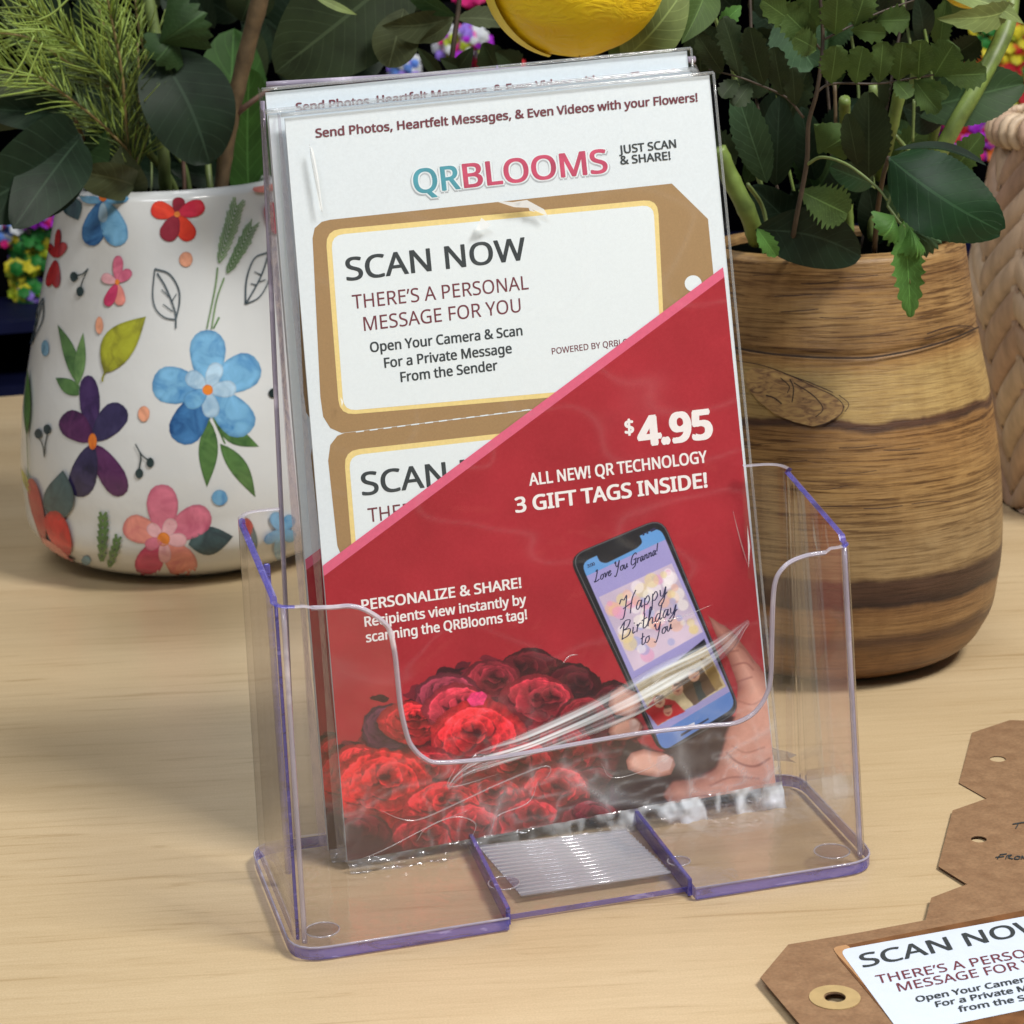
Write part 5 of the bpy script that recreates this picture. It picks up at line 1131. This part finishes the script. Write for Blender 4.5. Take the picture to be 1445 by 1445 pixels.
YF = FV.y
# --- left vase: needle sprig
sp_ = plant('needle_sprig', on_y(192, 300, YF-.02), 'bright green needle-leaved sprig rising at the left of the floral vase', 'sprig')
br_ = [[(193, 300, YF-.03), (188, 235, YF-.035), (180, 210, YF-.04), (176, 150, YF-.05), (170, 90, YF-.06), (158, 30, YF-.07), (148, -20, YF-.08)],
       [(178, 175, YF-.045), (160, 120, YF-.06), (120, 75, YF-.08), (85, 45, YF-.10), (40, 5, YF-.12), (20, -20, YF-.13)],
       [(176, 160, YF-.045), (140, 110, YF-.05), (95, 88, YF-.06), (45, 55, YF-.08), (-10, 45, YF-.1)],
       [(172, 130, YF-.05), (160, 90, YF-.05), (150, 50, YF-.05), (136, 0, YF-.05), (130, -20, YF-.05)],
       [(180, 212, YF-.04), (150, 180, YF-.05), (110, 150, YF-.06), (60, 118, YF-.07), (10, 100, YF-.08)],
       [(186, 215, YF-.035), (194, 180, YF-.03), (196, 120, YF-.03), (194, 60, YF-.03)],
       [(180, 212, YF-.04), (140, 172, YF-.06), (100, 140, YF-.08), (55, 108, YF-.10)],
       [(188, 235, YF-.035), (205, 200, YF-.03), (212, 120, YF-.02), (196, 40, YF-.02), (190, -10, YF-.02)]]
for k, bp_ in enumerate(br_):
    stem3('twig', bp_, 4.2 if k == 0 else 2.2, 1.2, M['twig'] if k != 1 else M['needle'], sp_)
lite, dark = [], []
for k, bp_ in enumerate(br_):
    P = smooth_path([np.array(q, float) for q in bp_], 10); nN = len(P)
    for i in range(6 if k == 0 else 2, nN):
        for rep in range(3 if k in (0, 1, 2, 4, 6) else 2):
            p = P[i]+(P[min(i+1, nN-1)]-P[i])*random.random(); d = unit((P[min(i+1, nN-1)]-P[max(i-1, 0)])[:2]); a = math.atan2(d[1], d[0])+random.choice((-1, 1))*random.uniform(.25, .8)
            ln = random.uniform(38, 88); q = (p[0]+math.cos(a)*ln, p[1]+math.sin(a)*ln+random.uniform(-3, 6)); mid = ((p[0]+q[0])/2+random.uniform(-3, 3), (p[1]+q[1])/2+random.uniform(-3, 3)); dy = random.uniform(-.03, .03)
            A3, Bm, C3 = on_y(p[0], p[1], p[2]), on_y(*mid, p[2]+dy*.5), on_y(*q, p[2]+dy); r = px_len(A3, random.uniform(.7, 1.15))
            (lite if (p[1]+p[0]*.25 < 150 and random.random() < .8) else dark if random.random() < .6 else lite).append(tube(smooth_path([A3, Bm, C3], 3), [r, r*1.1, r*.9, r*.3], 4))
for a_, b_, c_ in (((48, 50), (30, 90), (6, 120)), ((60, 60), (45, 95), (36, 121)), ((0, 45), (30, 42), (58, 42)), ((100, -5), (75, 18), (50, 30)), ((-5, 40), (20, 46), (50, 44))):
    A3, Bm, C3 = [on_y(*q, YF-.12) for q in (a_, b_, c_)]; lite.append(tube(smooth_path([A3, Bm, C3], 5), px_len(A3, 1.5), 5))
tag(mesh_obj('needles', *join(lite), M['needle'], sp_, smooth=True), kind='stuff'); tag(mesh_obj('painted_shade_needles', *join(dark), M['needle_dark'], sp_, smooth=True), kind='stuff')  # shade inside the sprig painted as a darker needle green
# --- left vase: leafy stems
lb = plant('leafy_branch', on_y(120, 300, YF), 'branch with large dark leaves drooping over the left side of the floral vase', 'branch')
leaf3('leaf', (112, 188), (-40, 300), 120, YF-.07, YF-.13, M['leaf_dark'], lb, arch=.22, fold=.20, roll=.35, wide=.45, sharp=.55, curl=.06)
leaf3('leaf', (112, 196), (22, 316), 92, YF-.075, YF-.13, M['leaf_dark'], lb, arch=.18, fold=.10, roll=-.1, wide=.45, sharp=.6, curl=.05)
leaf3('leaf', (98, 152), (-45, 150), 50, YF-.06, YF-.10, M['leaf_dark'], lb, arch=.3, fold=.4, roll=.2, sharp=.7)
leaf3('leaf', (96, 160), (-50, 185), 34, YF-.05, YF-.09, M['leaf_pale'], lb, arch=-.2, fold=.3, roll=.9, sharp=.7)
leaf3('leaf', (-30, 140), (62, 112), 40, YF-.02, YF-.0, M['leaf_pale'], lb, arch=.2, fold=.3, roll=.4)
stem3('stem', [(150, 310, YF), (130, 230, YF-.03), (105, 165, YF-.06)], 4, 3, M['stem_brown'], lb)
l2 = plant('leafy_branch', on_y(160, 300, YF), 'curled pale green leaves tucked at the rim of the floral vase under the needle sprig', 'leaves')
leaf3('leaf', (118, 168), (132, 262), 78, YF-.03, YF-.055, M['leaf_mid'], l2, arch=.3, fold=.35, roll=-.3, wide=.6, sharp=.6, wav=.10)
leaf3('leaf', (190, 262), (102, 240), 54, YF-.045, YF-.065, M['leaf_pale'], l2, arch=.45, fold=.3, roll=.5, wide=.5, sharp=.6, wav=.12, bend=.15)
leaf3('leaf', (186, 275), (172, 206), 60, YF-.04, YF-.05, M['leaf_pale'], l2, arch=.2, fold=.3, roll=.3, wide=.35, sharp=.8)
stem3('stem', [(160, 300, YF), (150, 255, YF-.03), (125, 180, YF-.03)], 3, 2, M['stem'], l2)
l3 = plant('leafy_branch', on_y(250, 300, YF), 'stem with one broad dark pointed leaf hanging above the floral vase', 'leaf')
leaf3('leaf', (222, 72), (296, 232), 128, YF-.05, YF-.06, M['leaf_dark'], l3, arch=.15, fold=.12, roll=.15, wide=.47, sharp=.52, bend=-.04)
stem3('stem', [(236, 300, YF), (232, 240, YF-.02), (228, 180, YF-.02), (224, 80, YF-.03), (208, -10, YF-.03)], 9, 8, M['stem'], l3, knobs=4)
l4 = plant('leafy_branch', on_y(250, 300, YF), 'small toothed green leaf at the top between needle sprig and brown branch', 'leaf')
fan('leaflet', (224, 62), 76, -.62, YF-.06, M['leaf_mid'], l4, 7, 1.5, dy=.01); fan('leaflet', (250, 50), 50, 2.3, YF-.055, M['leaf_mid'], l4, 6, 1.9, dy=.008)
stem3('stem', [(262, 300, YF-.01), (256, 180, YF-.01), (246, 60, YF-.03), (236, -20, YF-.03)], 3, 2.5, M['stem_red'], l4)
l5 = plant('green_plant', on_y(330, 300, YF), 'broad bright green blade leaf standing behind the brown branch', 'leaf')
leaf3('blade', (322, 300), (330, 40), 112, YF+.02, YF+.035, M['leaf_bright'], l5, arch=.08, fold=.2, roll=.1, wide=.5, sharp=.5)
leaf3('blade', (352, 300), (352, 95), 70, YF+.01, YF+.0, M['leaf_bright'], l5, arch=-.1, fold=.25, roll=-.3, wide=.5, sharp=.5)
b6 = plant('brown_branch', on_y(310, 300, YF), 'thick brown forked branch leaning right out of the floral vase', 'branch')
stem3('stem', [(308, 300, YF-.02), (318, 220, YF-.02), (330, 150, YF-.025), (346, 80, YF-.03), (372, -20, YF-.04)], 9.5, 12, M['stem_brown'], b6, knobs=3); stem3('twig', [(334, 160, YF-.025), (352, 146, YF-.03), (385, 122, YF-.03)], 5, 3, M['stem_red'], b6)
b7 = plant('cut_stems', on_y(220, 300, YF), 'bundle of pale green cut stems inside the mouth of the floral vase', 'stems')
for pts, r in (([(252, 300, YF), (244, 262, YF-.01), (222, 230, YF-.02), (200, 205, YF-.03)], 6), ([(272, 300, YF), (262, 240, YF), (246, 215, YF)], 4), ([(302, 300, YF-.03), (296, 260, YF-.03), (292, 215, YF-.02)], 5), ([(212, 300, YF-.02), (214, 240, YF), (210, 180, YF)], 1.6), ([(203, 300, YF-.02), (200, 250, YF-.03), (190, 215, YF-.03)], 2), ([(140, 222, YF-.035), (125, 190, YF-.035), (128, 175, YF-.035)], 2)):
    stem3('stem', pts, r, r*.9, M['stem'], b7)
M['mouth_shade'] = paint('mouth_shade_black', (.002, .0025, .002), .9, .3, 60, spec=0.0)  # black disc added to paint the dark inside the vase mouths
def mouth_shade(Lv, root):
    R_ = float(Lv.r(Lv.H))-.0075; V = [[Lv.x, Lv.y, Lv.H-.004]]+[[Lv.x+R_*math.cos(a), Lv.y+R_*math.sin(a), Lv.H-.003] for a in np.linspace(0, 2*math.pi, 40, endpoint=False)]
    mesh_obj('mouth_shade', V, [(0, 1+i, 1+(i+1) % 40) for i in range(40)], M['mouth_shade'], root)
mouth_shade(FV, fvase); mouth_shade(WV, wvase)
for a, b_, w_, Y, mt_ in (((395, 268), (240, 238), 46, YF+.02, 'leaf_dark'), ((300, 262), (170, 236), 44, YF+.03, 'leaf_dark'), ((230, 262), (110, 240), 44, YF+.03, 'leaf_dark'), ((280, 268), (330, 180), 60, YF+.04, 'leaf_dark'), ((210, 262), (258, 130), 90, YF+.05, 'leaf_dark'), ((160, 262), (120, 120), 90, YF+.05, 'leaf_dark'), ((330, 262), (400, 120), 80, YF+.05, 'leaf_dark')):
    leaf3('leaf', a, b_, w_, Y, Y-.01, M[mt_], b7, sharp=.6, arch=.12)
# --- centre: foliage behind the pack
YC = .40
l8 = plant('leafy_branch', on_y(440, 140, YC), 'big grey green leaves hanging behind the top of the holder', 'branch')
leaf3('leaf', (590, -60), (388, 102), 150, YC, YC-.01, M['fern_dark'], l8, arch=.12, fold=.10, roll=.1, wide=.5, sharp=.6)
leaf3('leaf', (400, 118), (545, 40), 120, YC+.03, YC+.03, M['leaf_dark'], l8, arch=.1, roll=.2, sharp=.5)
leaf3('leaf', (570, 12), (548, 96), 66, YC-.02, YC-.02, M['leaf_pale'], l8, arch=.15, fold=.15, wide=.55, sharp=.6)
leaf3('leaf', (640, 24), (538, 36), 44, YC-.02, YC-.03, M['leaf_pale'], l8, arch=.2, fold=.3, roll=.5); leaf3('leaf', (640, 26), (590, 60), 22, YC-.03, YC-.03, M['leaf_pale'], l8, arch=.2, roll=.6)
leaf3('leaf', (640, 26), (720, 34), 30, YC-.03, YC-.03, M['leaf_pale'], l8, arch=.2, fold=.3, roll=.5, teeth=5); leaf3('leaf', (645, 24), (560, -30), 26, YC-.03, YC-.03, M['leaf_mid'], l8, arch=.2, roll=.5)
leaf3('leaf', (436, -10), (504, 21), 12, YC-.03, YC-.03, M['sepal'], l8, arch=.2, roll=.5, bend=.08)
stem3('stem', [(634, 140, YC-.02), (638, 80, YC-.03), (646, 20, YC-.03), (650, -20, YC-.03)], 4, 3.5, M['stem_dark'], l8)
l9 = plant('leafy_branch', on_y(640, 120, YC), 'small brown green leaves low behind the top edge of the packs', 'leaves')
for a, b_, w_ in (((625, 110), (588, 66), 20), ((640, 108), (668, 66), 24), ((700, 96), (682, 60), 44), ((735, 100), (700, 72), 40), ((655, 100), (620, 82), 22)): leaf3('leaf', a, b_, w_, YC-.03, YC-.04, M['fern_dark'], l9, arch=.1, fold=.3, teeth=5 if w_ > 30 else 0)
stem3('stem', [(650, 140, YC-.02), (655, 110, YC-.02), (664, 90, YC-.02)], 3, 2.5, M['stem_dark'], l9)
# --- yellow blooms
M['yellow'], nt, N, Lk, b = new_mat('yellow_petal'); n = noise(nt, 26, 5, dist=.8); r_ = ramp(nt, n.outputs[0], [(.3, (.90, .56, .006)), (.65, (.98, .72, .012))]); Lk.new(r_.outputs[0], b.inputs['Base Color'])
b.inputs['Roughness'].default_value = .45; b.inputs['Subsurface Weight'].default_value = .15; b.inputs['Subsurface Radius'].default_value = (.01, .006, .002)
n2 = noise(nt, 75, 4, vec=(1, 1, 2.6), dist=2.5); bump(nt, n2.outputs[0], .6, .0016, b)
M['yellow_lite'] = paint('yellow_petal_edge', (.96, .78, .10), .5, .10, 60)
def bloom(c, rpx, Y, label, squash=.93):
    C0 = on_y(*c, Y); R0 = px_len(C0, rpx); t = plant('yellow_bloom', C0, label, 'flower', 'round yellow blooms above the holder')
    def shell(name, a_from, a_to, p_from, p_to, scale, off, mat):
        nu, nv = 30, 40; P = []
        for i in range(nu):
            ph = p_from+(p_to-p_from)*i/(nu-1)
            for j in range(nv):
                a = a_from+(a_to-a_from)*j/(nv-1); rr = R0*scale*(1+.012*math.sin(5*a+2*ph)+.008*math.sin(9*a-3*ph))
                P.append(C0+off+rr*np.array([math.sin(ph)*math.cos(a), math.sin(ph)*math.sin(a), math.cos(ph)*squash]))
        mesh_obj(name, P, grid_faces(nu, nv), mat, t, smooth=True)
    shell('petal', -math.pi*1.25, math.pi*.25, .3, math.pi*.997, 1.0, np.zeros(3), M['yellow']); shell('petal', 0, math.pi*1.05, .3, math.pi*.995, .985, np.zeros(3), M['yellow'])
    if rpx > 80: shell('outer_petal', -math.pi*1.30, -math.pi*.93, .5, math.pi*.90, 1.035, np.array([-R0*.03, R0*.02, 0]), M['yellow_lite'])
    return t
bl1 = bloom((814, -42), 127, .205, 'large round yellow bloom above the top edge of the packs')
leaf3('sepal', (880, 84), (968, -18), 78, .215, .20, M['sepal'], bl1, arch=.4, fold=.25, roll=.1, wide=.5, sharp=.6, bend=.06)
leaf3('sepal', (868, 96), (905, 60), 60, .23, .22, M['fern'], bl1, arch=.2, fold=.2, wide=.5, sharp=.6)
stem3('stem', [(860, 40, .23), (930, 90, .235), (1010, 200, .24), (1070, 330, .24), (1110, 420, .24)], 6, 7, M['stem'], bl1)
bl2 = bloom((1370, -32), 46, .22, 'small yellow bloom cut by the top right corner of the photo')
leaf3('sepal', (1432, 6), (1322, 26), 40, .20, .18, M['sepal'], bl2, arch=.3, fold=.25, roll=.4, teeth=7); leaf3('sepal', (1330, -6), (1445, 34), 30, .20, .19, M['sepal'], bl2, arch=.3, roll=.6)
stem3('stem', [(1428, -20, .22), (1418, 44, .21), (1380, 120, .20), (1340, 190, .20), (1300, 270, .21), (1262, 380, .23)], 13, 11, M['stem_lite'], bl2)
# --- right vase: main fern
Y1 = .175
fm = plant('fern_frond', on_y(1116, 362, Y1), 'tall fern frond with toothed leaflets rising over the wooden vase', 'fern', 'fern fronds in the wooden vase')
stem3('stem', [(1114, 395, Y1+.03), (1116, 362, Y1+.02), (1121, 322, Y1), (1138, 232, Y1-.01), (1141, 174, Y1-.015), (1153, 128, Y1-.02), (1161, 57, Y1-.02), (1156, -20, Y1-.02)], 4.2, 2.6, M['stem_dark'], fm)
def frond(pts, up, down, mat, parent, Y, wdir=(0, -1)):
    stem3('side_stem', [(x, y, Y) for x, y in pts], 1.9, 1.1, M['stem_dark'], parent)
    for b_, t, w_, tt in up+down: leaf3('leaflet', b_, t, w_, Y, Y-random.uniform(.004, .012), mat, parent, arch=.12, fold=random.uniform(.05, .25), teeth=tt, tooth=.17, roll=random.uniform(-.3, .3), wide=.58, sharp=.55, wav=.08, nv=9)
frond([(1152, 130), (1175, 118), (1238, 118), (1290, 110), (1375, 96)],
      [((1172, 119), (1180, 64), 42, 8), ((1208, 119), (1218, 66), 42, 8), ((1240, 118), (1246, 58), 36, 8), ((1268, 115), (1274, 60), 46, 8), ((1296, 111), (1300, 56), 46, 8), ((1318, 108), (1346, 62), 56, 8), ((1330, 106), (1392, 104), 42, 7)],
      [((1296, 112), (1338, 136), 26, 6), ((1262, 114), (1284, 138), 26, 6), ((1290, 112), (1326, 158), 34, 7)], M['fern'], fm, Y1-.02)
frond([(1134, 166), (1110, 138), (1072, 120), (1040, 108), (1000, 98)],
      [((1044, 110), (1020, 24), 38, 9), ((1078, 121), (1058, 38), 40, 9), ((1105, 136), (1092, 66), 34, 8), ((1020, 103), (985, 50), 34, 8), ((1122, 150), (1118, 95), 30, 7)],
      [((1060, 118), (1036, 150), 30, 6), ((1040, 112), (1018, 138), 28, 6)], M['fern_dark'], fm, Y1-.015)
frond([(1160, 57), (1190, 42), (1240, 18), (1290, 0)],
      [((1178, 50), (1182, -10), 50, 7), ((1205, 38), (1222, -14), 44, 7), ((1235, 30), (1284, 28), 40, 6)],
      [((1200, 42), (1250, 46), 30, 6)], M['fern'], fm, Y1-.02)
frond([(1158, 70), (1135, 42), (1110, 14), (1090, -10)],
      [((1140, 50), (1144, -14), 46, 7), ((1150, 60), (1100, 10), 50, 8), ((1152, 70), (1120, 52), 40, 8)], [((1130, 40), (1075, 0), 40, 7)], M['fern'], fm, Y1-.01)
stem3('side_stem', [(1139, 232, Y1-.01), (1160, 222, Y1-.02), (1195, 232, Y1-.03), (1235, 262, Y1-.04), (1252, 282, Y1-.045)], 2.4, 1.8, M['stem'], fm)
# glossy big leaf on the right
gl = plant('rose_leaf_stem', on_y(1250, 300, .16), 'large glossy dark green leaf hanging over the right side of the wooden vase', 'leaf')
leaf3('leaf', (1254, 222), (1412, 326), 112, .13, .105, M['leaf_gloss'], gl, arch=.22, fold=-.12, roll=.15, wide=.45, sharp=.62, teeth=22, tooth=.02, bend=.05, wav=.05)
leaf3('leaf', (1262, 212), (1392, 234), 12, .14, .12, M['leaf_dark'], gl, arch=.1, fold=.5, roll=.9, bend=-.10, sharp=.6)
stem3('stem', [(1254, 222, .13), (1246, 250, .14), (1238, 300, .17), (1232, 380, .20)], 3, 4, M['stem_dark'], gl)
# bright drooping fern tip
fd = plant('fern_frond', on_y(1280, 330, .14), 'bright green fern tip hanging down over the front of the wooden vase', 'fern', 'fern fronds in the wooden vase')
leaf3('leaflet', (1276, 310), (1285, 448), 44, .145, .142, M['fern_bright'], fd, arch=.12, fold=.2, teeth=9, tooth=.22, roll=.1, wide=.42, sharp=.7, wav=.08)
fan('leaflet', (1262, 304), 40, 2.3, .145, M['fern_bright'], fd, 8, 2.1); fan('leaflet', (1278, 322), 50, .35, .15, M['teal_leaf'], fd, 9, 1.7); fan('leaflet', (1284, 322), 40, 1.5, .143, M['fern_bright'], fd, 7, 1.2)
leaf3('leaflet', (1068, 322), (1096, 362), 26, .165, .165, M['fern_bright'], fd, teeth=6, tooth=.18, sharp=.7)
stem3('stem', [(1252, 290, .15), (1268, 312, .146), (1280, 330, .144), (1284, 400, .141)], 2.2, 1.5, M['stem'], fd)
# leaves inside the vase mouth
dm = plant('green_plant', on_y(1180, 340, .22), 'cluster of shadowed dark leaves filling the mouth of the wooden vase', 'leaves')
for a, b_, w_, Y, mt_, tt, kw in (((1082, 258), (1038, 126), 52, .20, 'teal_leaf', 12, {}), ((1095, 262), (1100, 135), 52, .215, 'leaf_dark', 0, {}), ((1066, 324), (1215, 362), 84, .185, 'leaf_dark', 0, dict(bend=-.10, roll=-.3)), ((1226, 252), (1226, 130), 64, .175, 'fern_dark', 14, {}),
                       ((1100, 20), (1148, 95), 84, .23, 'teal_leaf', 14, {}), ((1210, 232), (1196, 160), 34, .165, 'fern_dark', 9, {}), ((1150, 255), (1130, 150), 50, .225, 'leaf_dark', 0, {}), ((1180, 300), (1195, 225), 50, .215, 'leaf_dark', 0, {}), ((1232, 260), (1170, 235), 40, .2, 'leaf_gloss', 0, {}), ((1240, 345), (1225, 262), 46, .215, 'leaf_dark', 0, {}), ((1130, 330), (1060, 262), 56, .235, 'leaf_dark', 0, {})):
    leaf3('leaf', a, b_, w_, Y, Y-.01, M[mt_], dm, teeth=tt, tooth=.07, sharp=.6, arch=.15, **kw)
leaf3('leaf', (1286, 158), (1444, 118), 82, .21, .20, M['leaf_mid'], dm, arch=.15, teeth=18, tooth=.03, sharp=.6, roll=.1); leaf3('leaf', (1330, 176), (1272, 150), 50, .215, .205, M['leaf_dark'], dm)
leaf3('leaflet', (1126, 268), (1196, 302), 58, .175, .17, M['fern'], dm, teeth=11, tooth=.22, arch=.3, fold=.2, wide=.6, sharp=.55); fan('leaflet', (1160, 212), 42, -.7, .17, M['fern'], dm, 8, 2.2, tooth=.10); fan('leaflet', (1148, 175), 44, .7, .172, M['fern'], dm, 8, 1.5, tooth=.10)
cs_ = plant('cut_stems', on_y(1180, 330, .22), 'light green cut stems standing among the leaves in the wooden vase', 'stems')
for pts, r, mt_ in (([(1012, 210, .21), (1030, 250, .21), (1055, 300, .21), (1068, 340, .22)], 13, 'stem_lite'), ([(1192, 140, .19), (1192, 175, .2)], 8, 'stem_lite'), ([(1272, 120, .19), (1256, 190, .2), (1240, 250, .22)], 9, 'stem_lite'), ([(1300, 60, .2), (1288, 130, .21)], 8, 'stem'), ([(1322, 172, .22), (1312, 210, .22), (1296, 260, .22)], 7, 'stem_lite'), ([(1196, 265, .21), (1200, 330, .21)], 6, 'stem_lite'), ([(1226, 250, .21), (1232, 340, .21)], 8, 'stem'), ([(1290, 140, .20), (1288, 200, .2)], 2.2, 'stem'), ([(1262, 190, .2), (1290, 222, .2)], 3, 'stem'), ([(1232, 120, .215), (1234, 200, .22)], 6, 'stem'), ([(1178, 120, .2), (1180, 200, .2)], 2.5, 'stem_brown'), ([(1055, 260, .19), (1075, 290, .2), (1085, 330, .2)], 3, 'stem')):
    stem3('stem', pts, r, r*.95, M[mt_], cs_, knobs=2)
lf = plant('olive_leaf', on_y(985, 60, .2), 'folded olive green leaf left of the fern near the yellow bloom', 'leaf')
leaf3('leaf', (1000, -30), (962, 62), 50, .22, .20, M['fern'], lf, arch=.2, fold=.4, roll=.3); leaf3('leaf', (1012, 40), (1046, 8), 26, .19, .185, M['fern_bright'], lf, teeth=6, tooth=.15, arch=.3)
leaf3('leaf', (990, 120), (985, 40), 60, .235, .225, M['fern_dark'], lf, teeth=10, tooth=.1)
stem3('stem', [(1000, 0, .23), (1040, 120, .235), (1090, 330, .24)], 3, 3, M['stem'], lf)

fill_ = plant('fern_frond', on_y(1190, 330, .25), 'dense shadowed fern leaflets behind the tall frond in the wooden vase', 'fern', 'fern fronds in the wooden vase')
rf = random.Random(4)
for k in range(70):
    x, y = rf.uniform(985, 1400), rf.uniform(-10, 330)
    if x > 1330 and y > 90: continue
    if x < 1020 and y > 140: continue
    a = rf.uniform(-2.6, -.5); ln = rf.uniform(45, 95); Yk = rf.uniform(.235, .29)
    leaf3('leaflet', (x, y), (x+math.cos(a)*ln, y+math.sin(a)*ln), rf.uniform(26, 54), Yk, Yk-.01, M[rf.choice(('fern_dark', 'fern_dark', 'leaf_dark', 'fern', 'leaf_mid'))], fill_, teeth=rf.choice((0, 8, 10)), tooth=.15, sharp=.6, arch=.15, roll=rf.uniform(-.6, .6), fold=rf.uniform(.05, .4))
for k in range(9):
    x = 1030+k*36; stem3('side_stem', [(x+rf.uniform(-40, 40), -20, .26), (x+rf.uniform(-15, 15), 150, .25), (1180+(x-1180)*.5, 360, .24)], 2.4, 2.0, M[rf.choice(('stem', 'stem_dark', 'stem_lite'))], fill_)
fill2 = plant('green_plant', on_y(300, 280, YF+.06), 'very dark leaves filling the shadow behind the floral vase greenery', 'leaves')
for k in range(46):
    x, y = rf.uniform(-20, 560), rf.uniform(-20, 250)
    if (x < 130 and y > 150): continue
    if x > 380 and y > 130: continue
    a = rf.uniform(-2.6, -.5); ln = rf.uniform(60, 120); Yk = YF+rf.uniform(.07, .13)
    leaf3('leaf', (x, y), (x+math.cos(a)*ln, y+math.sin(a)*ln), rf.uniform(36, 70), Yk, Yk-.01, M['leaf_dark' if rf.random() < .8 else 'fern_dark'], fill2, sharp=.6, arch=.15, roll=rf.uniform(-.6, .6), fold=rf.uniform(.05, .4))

# ------------------------------------------------------------------ flower displays far behind, out of focus
def flower_mat(c): return paint('bloom_%d_%d_%d' % c, s2l(c), .6, .25, 40)
FC = {k: flower_mat(v) for k, v in dict(purple=(176, 40, 214), magenta=(214, 20, 120), yellow=(226, 214, 50), orange=(226, 110, 40), red=(196, 24, 40), blue=(96, 140, 226), lilac=(150, 120, 226), white=(214, 220, 226), green=(40, 130, 50), olive=(170, 190, 30), pink=(226, 90, 160)).items()}
M['pot'] = paint('black_pot', (.002, .002, .003), .7, .2, 20, spec=.05); M['shelf'] = paint('blue_black_shelf', (.006, .008, .035), .6, .2, 20, spec=.1)
def display(px, Y, w_, h_, cols_, n, label, seed):
    r = random.Random(seed); c = on_y(*px, Y); t = plant('flower_display', c, label, 'flowers', 'flower bunches on the far shelf')
    W_, H2 = px_len(c, w_)/2, px_len(c, h_)/2; byc = {}
    for k in range(int(n*1.7)):
        x, z, y = r.uniform(-1, 1), r.uniform(-1, 1), r.uniform(-.03, .03)
        p = c+np.array([x*W_, y, z*H2]); rr = r.uniform(.005, .010); nn = unit([r.uniform(-.5, .5), -1, r.uniform(-.2, .7)]); a = unit(np.cross(nn, [0, 0, 1])); b_ = np.cross(nn, a); V = [p+nn*.003]; m_ = 12
        for q in range(m_): V.append(p+(a*math.cos(q*2*math.pi/m_)+b_*math.sin(q*2*math.pi/m_))*rr*(1 if q % 2 else .82))
        byc.setdefault(cols_[r.randrange(len(cols_))], []).append((np.array(V), [(0, 1+q, 1+(q+1) % m_) for q in range(m_)]))
    for k, v in byc.items(): tag(mesh_obj('blossoms', *join(v), FC[k], t), kind='stuff')
    V, F = tube([c+np.array([0, .10, -H2-.14]), c+np.array([0, .10, -H2*.6])], [.035, .045], 16); mesh_obj('pot', V, F, M['pot'], t, smooth=True)
Yb = 1.75
display((62, 298), Yb, 60, 34, ['purple', 'purple', 'lilac', 'magenta'], 60, 'purple blossoms on the far shelf left of the floral vase', 1)
display((10, 318), Yb+.02, 60, 60, ['yellow', 'magenta', 'yellow', 'blue', 'white', 'green'], 80, 'mixed yellow and magenta blossoms at the far left edge', 2)
display((48, 345), Yb+.03, 60, 70, ['green', 'green', 'olive', 'yellow', 'green'], 60, 'green leaves with yellow blossoms below the purple ones on the left', 3)
display((36, 400), Yb+.04, 36, 70, ['olive', 'yellow', 'green', 'green', 'lilac'], 40, 'lowest yellow green blossoms at the left edge above the shelf', 4)
display((572, 96), Yb, 30, 24, ['blue', 'blue', 'lilac', 'white'], 34, 'pale blue blossoms seen above the top edge of the packs', 5)
display((650, 60), Yb, 64, 40, ['purple', 'pink', 'white', 'olive', 'lilac', 'white', 'magenta'], 70, 'pink and white blossoms behind the packs left of the yellow bloom', 6)
display((690, 96), Yb+.02, 70, 34, ['red', 'red', 'magenta', 'pink', 'lilac'], 50, 'red blossoms just above the packs below the pink ones', 7)
display((664, -2), Yb+.02, 40, 14, ['red', 'magenta'], 16, 'sliver of red blossoms at the top edge of the photo', 8)
display((1420, 100), Yb, 90, 120, ['orange', 'yellow', 'olive', 'yellow', 'green', 'red'], 110, 'orange and yellow blossoms above the basket at the right', 9)
display((1362, 192), Yb, 90, 60, ['purple', 'purple', 'magenta', 'red', 'pink', 'lilac', 'orange'], 90, 'purple and red blossoms between the wooden vase and the basket', 10)
display((1392, 160), Yb+.02, 60, 30, ['yellow', 'olive', 'orange'], 40, 'yellow blossoms above the purple ones at the right', 11)
display((150, 250), Yb+.03, 90, 30, ['lilac', 'green', 'green'], 20, 'few lilac blossoms hidden behind the floral vase top', 12)
for y_, nm in ((456, 'upper'), (547, 'lower')):
    p = on_y(15, y_, Yb-.12); V, F = box((.4, Yb+.05, p[2]-.005), (3.2, .34, .012)); mesh_obj_ = mesh_obj('display_shelf', V, F, M['shelf'])
    tag(mesh_obj_, nm+' blue black shelf edge in the dark background left of the vase', 'shelf', 'shelves behind the table')
